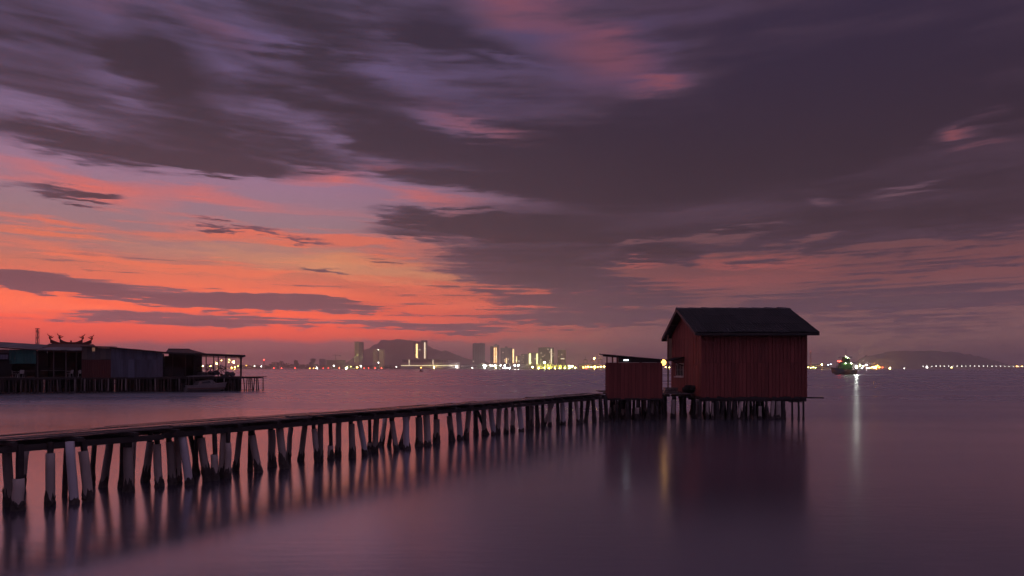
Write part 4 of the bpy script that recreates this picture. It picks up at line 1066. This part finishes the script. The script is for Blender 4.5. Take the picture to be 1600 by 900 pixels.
tB = tower(583, 589.5, 546.5, 'shorter twin winged tower with a dark slot and a rooftop aerial', TAN, ribs=3, side=(589.5, 592, 545, CONCD), roofs=((585, 589, 545),))
x2a, x2b = at(592, 0, 3080).x, at(599.5, 0, 3080).x; MB().box(x2a, x2b, 3080, 3106, 2.3, at(0, 546, 3080).z).build('second_wing', TAN, tB)
p = at(586, 545, 3085); MB().tube([(p.x, 3085, p.z - 2), (p.x, 3085, at(0, 537.5, 3085).z)], .5, 5).build('aerial', STEEL, tB)
p = at(591, 546.6, 3076); MB().ball((p.x, 3076, p.z), 1.5, 8, 6).build('roof_lamp', glow('far_white_light', (1.0, .92, .75), 9), tB)
tower(646, 657.5, 535, 'tower with a broad bright yellow stairwell and a taller wing on its right', CONC, ribs=4, strips=((650, 652.6, 537.5, 559, WARM),), roofs=((648, 656, 533.5),), side=(657.8, 666.8, 531.8, CONCD), wins=4)
p0, p1 = at(662.6, 535, 3074), at(664.4, 560, 3074); MB().box(p0.x, p1.x, 3078, 3079, p1.z, p0.z).build('lit_stairwell', PALE, [o for o in COL.objects if o.get('label', '').startswith('tower with a broad')][0])
tower(738.5, 757.5, 537, 'dark ribbed tower with few lights right of the long low terminal', CONCD, ribs=7, wins=3, roofs=((741, 744, 535.6), (750, 753, 535.6)))
tower(766, 771, 541.5, 'narrow unlit slab joined to the amber lit tower', CONCD, ribs=2, Y=3120)
tower(771.2, 780, 539.5, 'slim tower with two amber stairwells and a stepped top', CONC, ribs=3, strips=((771.8, 773.2, 543, 567, AMBER), (774.6, 776, 543, 567, AMBER)), roofs=((773, 776.5, 537.6),), wins=4, wmat=AMBER)
tower(782, 800.6, 544, 'broad dark tower with scattered lit windows and a lit right edge', CONCD, ribs=7, wins=9, wmat=PALE, roofs=((789, 793, 541.5),), side=(800.8, 803.2, 545, CONC), strips=((790.5, 792, 560, 567, AMBER),))
p0, p1 = at(801.2, 545.5, 3074), at(802.9, 567, 3074); MB().box(p0.x, p1.x, 3077, 3079, p1.z, p0.z).build('lit_stairwell', WARM, [o for o in COL.objects if o.get('label', '').startswith('broad dark tower')][0])
tower(806, 814, 556, 'low block with a yellow lit edge between two taller towers', CONC, ribs=4, strips=((806.4, 807.6, 557, 567, WARM),), wins=3, Y=3110)
tower(814.5, 824.5, 553.5, 'low grey block with small lit windows left of the bright twin stairwells', CONC, ribs=5, wins=6, Y=3140)
tower(826, 840.6, 551.5, 'block with two very bright yellow stairwells', CONC, ribs=5, strips=((826.6, 829.4, 552.5, 569, GRNW), (838.3, 840.2, 552.5, 569, GRNW)), wins=3)
tower(841.5, 865.5, 543.5, 'widest dark tower with many small lit windows', CONCD, ribs=9, wins=16, strips=((860.7, 862, 545, 567, PALE),), roofs=((848, 860, 542.6),))
tower(871.5, 884, 547, 'plain tower at the right end of the far skyline', CONC, ribs=5, wins=2, Y=3130, strips=((876, 882, 560, 561, PALE),))
tower(499, 506, 561, 'pale low block between the trees and the half built block', CONC, ribs=3, Y=3300)
# half built block with a tower crane
Y = 3090; a, b = at(508.5, 563, Y), at(538.5, 563, Y)
t = thing('unfinished_block', ((a.x + b.x) / 2, Y + 10, 2.4), 'wide half built concrete frame with open floors on the far shore', 'building')
for k in range(5):
    zz = 3 + (a.z - 3) * k / 4; MB().box(a.x, b.x, Y, Y + 22, zz, zz + 1.0).build('floor_slab', CONCD, t)
for k in range(14):
    xx = a.x + (b.x - a.x) * k / 13
    MB().box(xx - 1.1, xx + 1.1, Y + .5, Y + 3, 2.4, a.z + (2.5 if k % 3 else 0)).build('column', CONCD, t)
MB().box(a.x + 2, b.x - 2, Y + 9, Y + 21, 2.4, a.z).build('core_wall', CONCD, t)
def tower_crane(px, ytop, l, r, Y, label):
    b = at(px, 575, Y); zt = at(px, ytop, Y).z; t = thing('tower_crane', (b.x, Y, 2.4), label, 'crane')
    MB().beam((b.x, Y, 2.3), (b.x, Y, zt), 1.5, 1.5, (0, 1, 0)).build('mast', STEEL, t)
    xl, xr = at(l, 0, Y).x, at(r, 0, Y).x
    MB().beam((xl, Y, zt), (xr, Y, zt), 1.1, 1.2).build('jib', STEEL, t)
    MB().beam((b.x, Y, zt), (b.x, Y, zt + 7), .8, .8, (0, 1, 0)).build('apex', STEEL, t)
    for x in (xl, xr): MB().tube([(b.x, Y, zt + 7), (x * .9 + b.x * .1, Y, zt + .6)], .2, 4).build('stay', STEEL, t)
    MB().box(xr - 3, xr + 1, Y - 1.2, Y + 1.2, zt - 3.2, zt - .65).build('counterweight', STEEL, t)
    return t
tower_crane(524.5, 555.5, 519, 532, 3084, 'tower crane rising from the half built block on the far shore')

# ---- long waterfront terminal
Y = 2985; a, b = at(626, 571.2, Y), at(719, 571.2, Y)
t = thing('waterfront_terminal', ((a.x + b.x) / 2, Y + 15, 2.4), 'long low waterfront terminal with one bright strip along its front', 'building')
zt = at(0, 566.5, Y).z; zr = at(0, 561.8, Y).z
MB().box(a.x, b.x, Y, Y + 40, 2.3, zt).build('lower_storey', CONC, t)
MB().box(a.x + 6, at(690, 0, Y).x, Y + 3, Y + 36, zt + .01, zr).build('upper_storey', CONCD, t)
MB().box(a.x - 4, b.x + 3, Y - 3, Y + 42, zr + .01, zr + 1.4).build('flat_roof', mat('terminal_roof', (.30, .26, .25), .7), t)
for px in (626.5, 640, 658, 677, 700, 717): 
    xx = at(px, 0, Y).x; MB().box(xx - .8, xx + .8, Y - 2.6, Y - 1.2, 2.4, zr).build('roof_column', CONC, t)
MB().box(a.x + .5, b.x - 6, Y - 1.1, Y - .2, a.z - .9, a.z + .9).build('light_strip', glow('terminal_strip', (1.0, .84, .45), 2.0), t)
for px in (639.6, 676.8): 
    xx = at(px, 0, Y).x; MB().box(xx - 2.0, xx + 2.0, Y - 1.0, Y - .3, a.z + 1, zr - .5).build('lit_stairwell', PALE, t)
for k in range(18):
    xx = a.x + 14 + k * 11; MB().box(xx, xx + 7, Y + 2.7, Y + 2.95, zt + 3, zr - 3).build('window', WGL, t)
def low_block(px0, px1, ytop, Y, label, m, wins=None, wm=None, name='warehouse', roof=True):
    a, b = at(px0, ytop, Y), at(px1, ytop, Y); t = thing(name, ((a.x + b.x) / 2, Y + 10, 2.4), label, 'warehouse', 'low sheds on the far quay')
    MB().box(a.x, b.x, Y, Y + 20, 2.3, a.z * .8).build('wall', m, t)
    MB().add([(a.x - 1, Y - 1, a.z * .8), (b.x + 1, Y - 1, a.z * .8), (b.x + 1, Y + 21, a.z * .8), (a.x - 1, Y + 21, a.z * .8), (a.x - 1, Y + 10, a.z), (b.x + 1, Y + 10, a.z)], [(0, 1, 5, 4), (1, 2, 5), (2, 3, 4, 5), (3, 0, 4), (0, 3, 2, 1)]).build('roof', m, t)
    n = max(2, int((b.x - a.x) / 9))
    for k in range(n):
        xx = a.x + (b.x - a.x) * (k + .25) / n; MB().box(xx, xx + (b.x - a.x) / n * .5, Y - .3, Y - .05, 3.4, a.z * .62).build('door_opening' if not wins else 'lit_doorway', wm if wins else WGL, t)
    return t
QUAYG = mat('quay_green_shed', (0.10, 0.15, 0.09), .8, .2, .05)
low_block(720, 745, 569.5, 2990, 'long dark shed on the quay beside the terminal', CONCD)
low_block(746, 783, 569, 3010, 'long shed behind the white quay lamps', QUAYG)
low_block(784.5, 798, 572.5, 2975, 'small blue white lit shed low on the quay', CONC, True, glow('blue_white_doorway', (.7, .85, 1.0), 3))
low_block(799, 826, 570, 3010, 'shed on the quay below the low grey blocks', CONCD)
low_block(1259, 1296, 568.5, 3010, 'long dark shed on the quay right of the red house', CONCD)
low_block(905, 935, 568, 3040, 'shed inside the orange lit port', CONCD)
# yellow lit storage tanks
TANK = mat('tank_white', (0.66, 0.62, 0.30), .5, .1, .1)
TL = [(838, 848, 569.8, 0), (849.5, 853, 567.5, 1), (854, 863, 569, 0), (864.5, 870, 570.3, 2), (871.5, 878, 569.8, 0), (880, 885, 571, 2), (886, 896, 570.5, 0)]
TN = ['widest and leftmost yellow lit tank', 'tall thin yellow lit tank', 'wide yellow lit tank right of the thin one', 'short yellow lit tank between two wider ones', 'yellow lit tank below the plain right hand tower', 'smallest yellow lit tank', 'rightmost yellow lit tank']
for (p0, p1, yt, k), lb in zip(TL, TN):
    Y = 3000; a, b = at(p0, yt, Y), at(p1, yt, Y); r = (b.x - a.x) / 2; cx_ = (a.x + b.x) / 2
    t = thing('storage_tank', (cx_, Y, 2.4), lb + ' on the far quay', 'tank', 'storage tanks on the far quay')
    MB().tube([(cx_, Y, 2.3), (cx_, Y, a.z)], r, 20).build('shell', TANK, t, smooth=False)
    MB().tube([(cx_, Y, a.z + .01), (cx_, Y, a.z + 2)], [r * .98, r * .2], 20).build('tank_roof', TANK, t)
    st_ = MB()
    for i in range(9):
        u = -1.9 + i * .2; st_.box(cx_ + math.cos(u) * (r + .5) - .4, cx_ + math.cos(u) * (r + .5) + .4, Y + math.sin(u) * (r + .5) - .4, Y + math.sin(u) * (r + .5) + .4, 3 + i * (a.z - 3) / 9, 3.4 + i * (a.z - 3) / 9)
    struct(st_.build('stair_treads', STEEL, t), 'stuff')
    MB().ball((cx_ - r * .3, Y - r - 7, 5.5), 1.0, 8, 6).build('flood_lamp', glow('yellow_flood', (1.0, .88, .16), 480), t)
    MB().tube([(cx_ - r * .3, Y - r - 7, 2.3), (cx_ - r * .3, Y - r - 7, 4.6)], .2, 5).build('lamp_pole', STEEL, t)

# ---- lamps on the far quays
LK = {'w': ((1.0, .95, .86), 'white'), 'b': ((.75, .88, 1.0), 'cold white'), 'y': ((1.0, .80, .22), 'yellow'), 'o': ((1.0, .40, .06), 'orange'), 'r': ((1.0, .06, .04), 'red'), 'g': ((.78, 1.0, .35), 'greenish'), 'a': ((1.0, .58, .14), 'amber')}
proto_pole = MB().tube([(0, 0, 0), (0, 0, 1)], [.5, .3], 6).mesh('pole', STEEL)
HEAD = {}
def quay_lamp(px, py, k, st, r, Y, label, group, zb=2.4, name='quay_lamp'):
    st *= 3.2 if Y < 5000 else 2; p = at(px, py, Y); key = (k, st)
    if key not in HEAD:
        HEAD[key] = MB().ball((0, 0, 0), 1.0, 8, 6).mesh('lamp_head', glow('lamp_%s_%d' % (LK[k][1].replace(' ', '_'), int(st * 10)), LK[k][0], st))
    t = thing(name, (p.x, Y, zb), label, 'lamp', group)
    zh = max(p.z, zb + r * 1.2)
    place('pole', proto_pole, (p.x, Y, zb - .1), t, scale=(1, 1, max(.3, zh - zb - r * .5)))
    place('lamp_head', HEAD[key], (p.x, Y, zh), t, scale=(r * 1.45, r * 1.45, r * 1.45))
    return t
def lamp_row(rows, where, group, Y=2962):
    byk = {}
    for r_ in sorted(rows): byk.setdefault(r_[2], []).append(r_)
    for k, lst in byk.items():
        for i, (px, py, k_, st, r) in enumerate(lst):
            n = LK[k][1]
            lb = f'{n} lamp {where}' if len(lst) == 1 else f'{ORD[i]} {n} lamp from the left {where}'
            quay_lamp(px, py, k, st, r, Y, lb, group)
lamp_row([(541.5, 574.8, 'g', 120, 2.2), (495, 575, 'w', 22, 1.5), (521.5, 571.5, 'w', 10, 1.6), (558, 574, 'o', 26, 1.7), (564, 572, 'w', 18, 1.6), (548, 573, 'y', 6, 1.2),
          (484, 575.3, 'o', 4, 1.5), (490, 575.3, 'o', 4, 1.4), (505, 575.2, 'r', 4, 1.3), (513, 575.2, 'r', 4, 1.3), (530, 575.2, 'r', 4, 1.4), (569, 575.3, 'r', 4, 1.3), (576, 575.3, 'r', 4, 1.3), (586, 575.3, 'r', 5, 1.4), (596, 575.3, 'r', 5, 1.4), (591.3, 566.5, 'w', 5, 1.5),
          (619, 573.2, 'w', 5, 1.2), (428, 575.3, 'r', 4, 1.4), (440, 575.3, 'r', 4, 1.4), (461, 575.2, 'r', 4, 1.4)], 'on the shore left of the terminal', 'lamps on the far shore')
lamp_row([(658, 574.5, 'o', 8, 1.3), (678.5, 574.2, 'y', 30, 1.7), (713.5, 573.2, 'w', 50, 1.8), (738, 574.8, 'w', 8, 1.3)], 'in front of the terminal', 'lamps on the far shore')
lamp_row([(756, 571, 'w', 45, 1.7), (759.3, 571.3, 'w', 30, 1.5), (766, 571, 'w', 40, 1.6), (769.5, 571.5, 'w', 30, 1.4), (774, 571, 'w', 35, 1.5), (782, 571.3, 'w', 30, 1.4), (788.5, 571, 'w', 35, 1.5), (804.5, 571, 'w', 60, 1.8), (810.2, 571.2, 'w', 50, 1.7),
          (757, 575, 'b', 14, 1.3), (775, 574.5, 'y', 25, 1.5), (790, 576, 'b', 30, 1.4), (796, 575.8, 'b', 22, 1.3), (832, 573.5, 'y', 60, 1.8), (851, 566.5, 'g', 60, 2.0), (889.5, 572, 'g', 70, 1.8), (894, 572.5, 'g', 50, 1.6), (899, 574.5, 'y', 30, 1.5)], 'on the quay below the skyline', 'lamps on the far shore')
lamp_row([(911.5, 574, 'o', 30, 1.6), (915, 573, 'o', 22, 1.5), (919, 573, 'a', 24, 1.5), (924, 573.5, 'a', 30, 1.7), (929, 573, 'a', 60, 1.9), (934, 573.5, 'o', 30, 1.6), (939, 573, 'a', 34, 1.6), (944, 573, 'a', 30, 1.6), (928.5, 560.2, 'a', 40, 2.0), (916, 576.2, 'r', 10, 1.3), (929, 576.2, 'o', 14, 1.4)], 'in the orange lit port left of the red shed', 'lamps in the far port')
lamp_row([(1035 - 3.5, 574, 'o', 8, 1.4), (1040, 573.5, 'a', 14, 1.5), (1046, 574.2, 'y', 10, 1.4)], 'seen between the red shed and the red house', 'lamps in the far port')
lamp_row([(1259.5, 574.5, 'y', 9, 1.4), (1263, 574, 'y', 9, 1.5), (1267, 574.4, 'g', 9, 1.4), (1270.5, 574, 'y', 9, 1.5), (1274, 574.3, 'g', 9, 1.4), (1284, 569.8, 'a', 70, 1.9), (1294, 570, 'b', 6, 1.3), (1298, 569, 'b', 6, 1.3),
          (1343.5, 570.6, 'g', 40, 1.8), (1349, 572, 'w', 14, 1.4), (1353.5, 570, 'w', 50, 1.8), (1347, 575, 'b', 14, 1.3), (1354.5, 574.8, 'b', 24, 1.5), (1358.5, 575, 'y', 22, 1.5), (1362, 574, 'a', 18, 1.5), (1365, 573.8, 'o', 90, 2.2), (1368, 574.2, 'o', 110, 2.3), (1371, 571.3, 'o', 20, 1.6), (1374, 574, 'o', 18, 1.5), (1379, 574.5, 'r', 6, 1.3), (1390.5, 575, 'y', 60, 1.9), (1413, 576, 'w', 4, 1.2)],
         'on the quay right of the red house', 'lamps right of the red house')
lamp_row([(364.8, 566, 'a', 110, 2.4), (367, 574, 'o', 30, 1.7), (362, 574.5, 'o', 26, 1.6), (372, 572, 'a', 6, 1.4), (338.5, 568.2, 'y', 30, 1.7), (309, 573, 'y', 14, 1.7), (317, 572, 'y', 14, 1.7), (329, 572, 'y', 10, 1.5), (346, 563, 'y', 5, 1.4), (358, 562, 'g', 4, 1.4), (357.5, 566, 'y', 4, 1.4),
          (397.5, 571.8, 'w', 5, 1.3), (408, 572.5, 'w', 7, 1.4), (412.5, 562, 'r', 6, 1.5), (385, 571, 'o', 4, 1.2)], 'beyond the pavilion', 'lamps beyond the pavilion', 2962)
# port cranes and masts
def gantry(px, w, ytop, label, Y=3000):
    b = at(px, 575, Y); zt = at(px, ytop, Y).z; wd = w / FPX * Y; t = thing('gantry_crane', (b.x, Y, 2.4), label, 'crane', 'gantry cranes of the far port')
    for sx in (-.5, .5):
        for sy in (0, 14): MB().beam((b.x + sx * wd, Y + sy, 2.3), (b.x + sx * wd * .8, Y + sy, zt * .7), .9, .9, (0, 1, 0)).build('leg', STEEL, t)
    MB().box(b.x - wd * .5, b.x + wd * .5, Y - 20, Y + 18, zt * .7, zt * .7 + 1.6).build('girder', STEEL, t)
    MB().beam((b.x, Y + 6, zt * .7), (b.x, Y + 6, zt), .9, .9, (0, 1, 0)).build('apex', STEEL, t)
    MB().tube([(b.x, Y + 6, zt), (b.x, Y - 19, zt * .7 + 1.6)], .25, 4).build('stay', STEEL, t)
    MB().box(b.x - wd * .3, b.x + wd * .3, Y + 8, Y + 16, zt * .7 + 1.7, zt * .7 + 5).build('machine_house', CONCD, t)
gantry(915, 6, 557, 'leftmost gantry crane in the orange lit port'); gantry(925, 6, 560, 'middle gantry crane in the orange lit port'); gantry(938, 7, 556, 'gantry crane in the orange lit port nearest the red shed')
RW = mat('red_white_steel', (0.40, 0.10, 0.09), .6)
t, b, tz = lattice('radio_mast', 1266.5, 549.5, 572, 2980, 1.9, 'red lattice mast with a red beacon just right of the red house', RW, 8, zbase=2.4)
MB().ball((b.x, 2980, tz + 1.6), 1.3, 8, 6).build('beacon', glow('red_beacon', (1.0, .12, .10), 6), t)
t, b, tz = lattice('signal_mast', 412.5, 563, 574, 3000, 1.2, 'short mast with a red beacon beyond the pavilion', RW, 5, zbase=2.4)

# ---- slewing crane on the right quay
p0, p1 = at(1342, 567.5, 2970), at(1353.5, 555, 2970)
t = thing('jib_crane', (p0.x, 2970, 2.4), 'harbour crane with one raised slanting jib beside the anchored boat', 'crane')
MB().beam((p0.x, 2970, 2.3), (p0.x, 2970, p0.z + 3), 2.2, 2.2, (0, 1, 0)).build('mast', STEEL, t)
MB().box(p0.x - 5, p0.x + 3, 2967, 2973, p0.z - 2, p0.z + 2.5).build('cab', CONCD, t)
MB().beam(p0, p1, 1.8, 1.8).build('jib', STEEL, t)
MB().beam(p0 + (p1 - p0) * .8, p1, 2.6, 2.6).build('jib_head', STEEL, t)
MB().tube([(p0.x - 3, 2970, p0.z + 6), p1], .25, 4).build('stay', STEEL, t)

# ---- bridge with lamps, far right
Y = 5400; zd = at(0, 574.6, Y).z; xa, xb = at(1436, 0, Y).x, at(1720, 0, Y).x
t = thing('bridge', ((xa + xb) / 2, Y, 0), 'long low road bridge crossing the water at the far right', 'bridge')
MB().box(xa, xb, Y, Y + 24, zd - 2.5, zd).build('deck', CONC, t)
MB().box(at(1484, 0, Y).x, at(1586, 0, Y).x, Y - .9, Y - .2, zd - .8, zd + .2).build('lit_parapet', glow('bridge_strip', (1.0, .78, .45), .35), t)
for k in range(30): 
    xx = xa + (xb - xa) * (k + .5) / 30; MB().box(xx - 2, xx + 2, Y + 4, Y + 20, -2, zd - 2.55).build('pier', CONC, t)
for k in range(24):
    px = 1442 + k * 6.75
    if px > 1600: break
    quay_lamp(px + random.uniform(-.4, .4), 572.4 - .35 * math.sin(k * .15), 'w', 5 if k != 1 else 16, 2.1, Y + 2, f'{ORD[k]} white lamp from the left on the far bridge', 'lamps along the far bridge', zb=zd, name='street_lamp')
for i, (px, k, st) in enumerate(((1448.5, 'w', 26), (1486.5, 'y', 22), (1588.5, 'o', 22), (1596.5, 'a', 12))):
    quay_lamp(px, 574 if i < 2 else 572.4, k, st, 3.2, Y - 14, ['larger white lamp low under the left end of the bridge lamps', 'yellow lamp where the lit bridge parapet begins', 'orange lamp at the right end of the lit bridge parapet', 'amber lamp on the bridge at the right edge of the view'][i], 'large lamps by the far bridge', zb=.0)

# ---- anchored fishing boat
Y = 322.0; x0, x1 = at(1337, 0, Y).x, at(1299.5, 0, Y).x; FL = x0 - x1
FM = Matrix.Translation((x0, Y, 0)) @ Matrix.Rotation(math.pi, 4, 'Z') @ Matrix.Diagonal((1, 1, 1.28, 1))
fb = thing('fishing_boat', ((x0 + x1) / 2, Y, 0), 'green and brown fishing boat with a bright stern lamp anchored right of the house', 'boat')
hm, sec = hull_mesh(FL, 3.6, 1.7, 14, 1.0, .9)
h2 = MB(FM); h2.add(hm.v, hm.f); h2.build('hull', mat('brown_green_hull', (0.34, 0.17, 0.08), .6, .25, .5, c2=(0.08, 0.10, 0.12)), fb)
GRN = mat('green_wheelhouse', (0.10, 0.24, 0.07), .6, .25, .6); DG = mat('dark_green_roof', (0.025, 0.06, 0.03), .6)
MB(FM).add([(2.0, -1.4, 1.8), (8.0, -1.4, 2.0), (8.0, 1.4, 2.0), (2.0, 1.4, 1.8), (2.4, -1.3, 4.1), (7.4, -1.3, 4.3), (7.4, 1.3, 4.3), (2.4, 1.3, 4.1)], [(0, 1, 5, 4), (1, 2, 6, 5), (2, 3, 7, 6), (3, 0, 4, 7), (4, 5, 6, 7), (0, 3, 2, 1)]).build('deckhouse', GRN, fb)
wh = MB(FM).add([(3.2, -1.1, 4.35), (6.2, -1.1, 4.35), (6.2, 1.1, 4.35), (3.2, 1.1, 4.35), (3.4, -1.0, 6.3), (5.9, -1.0, 6.3), (5.9, 1.0, 6.3), (3.4, 1.0, 6.3)], [(0, 1, 5, 4), (1, 2, 6, 5), (2, 3, 7, 6), (3, 0, 4, 7), (4, 5, 6, 7), (0, 3, 2, 1)]).build('wheelhouse', GRN, fb)
for k in range(3): MB(FM).box(3.6 + k * .8, 4.2 + k * .8, 1.06, 1.12, 5.2, 5.9).build('window', GLASS, wh)
MB(FM).box(1.2, 8.4, -1.7, 1.7, 4.36, 4.5).build('lower_roof', DG, fb); MB(FM).box(2.4, 7.6, -1.4, 1.4, 6.32, 6.5).build('upper_roof', DG, fb)
for x in (.6, 1.4, 8.2):
    for sg in (-1, 1): MB(FM).tube([(x, sg * 1.4, 1.8), (x, sg * 1.4, 4.37)], .06, 5).build('canopy_post', STEEL, fb)
MB(FM).tube([(4.6, 0, 6.5), (4.6, 0, 9.4)], [.09, .05], 6).build('mast', STEEL, fb)
MB(FM).tube([(8.8, 0, 2.4), (8.9, 0, 4.8)], [.07, .05], 6).build('fore_mast', STEEL, fb)
for x, z in ((8.1, 4.85), (8.75, 4.95), (7.5, 4.9)): MB(FM).ball((x, 0.8, z), .17, 8, 6).build('red_lamp', glow('boat_red', (1.0, .05, .03), 30), fb)
for x, y, z, s_ in ((2.9, 1.72, 4.15, .10), (5.6, 1.72, 4.15, .10), (4.4, 1.5, 6.15, .08), (5.2, 1.2, 6.72, .08)): MB(FM).ball((x, y, z), s_, 8, 6).build('added_fill_lamp', glow('boat_fill_light', (.9, 1.0, .6), 110), fb)  # added lamps that brighten the green deckhouse and wheelhouse
MB(FM).tube([(.25, .6, 1.7), (.25, .6, 2.9)], .05, 6).build('lamp_pole', STEEL, fb)
MB(FM).ball((.1, .8, 2.85), .34, 12, 8).build('stern_lamp', glow('boat_stern_lamp', (.92, 1.0, .84), 800), fb)

# ---- little boat out in the channel
Y = 640; p = at(655.2, 0, Y); SM2 = Matrix.Translation((p.x, Y, 0))
sb_ = thing('small_boat', (p.x + 1.7, Y, 0), 'tiny dark boat alone on the water before the terminal', 'boat')
hm, sec = hull_mesh(3.4, 1.3, .6); h2 = MB(SM2); h2.add(hm.v, hm.f); h2.build('hull', WOODD, sb_)
MB(SM2).box(.7, 1.9, -.45, .45, .62, 1.5).build('cabin', WOODD, sb_)
MB(SM2).box(.5, 2.1, -.55, .55, 1.51, 1.58).build('cabin_roof', WOODD, sb_)

# ================================================================== dusk haze
hz = MB(); hz.box(-17000, 17000, -3000, 17000, -3.0, 300.0)
hm_ = bpy.data.materials.new('haze_air'); hm_.use_nodes = True; ht = hm_.node_tree; ht.nodes.clear()
pv_ = ht.nodes.new('ShaderNodeVolumePrincipled'); pv_.inputs['Color'].default_value = (1.0, 0.90, 0.87, 1); pv_.inputs['Density'].default_value = 2.0e-4; pv_.inputs['Anisotropy'].default_value = 0.75
ho_ = ht.nodes.new('ShaderNodeOutputMaterial'); ht.links.new(pv_.outputs[0], ho_.inputs['Volume'])
struct(hz.build('haze', hm_), 'stuff')
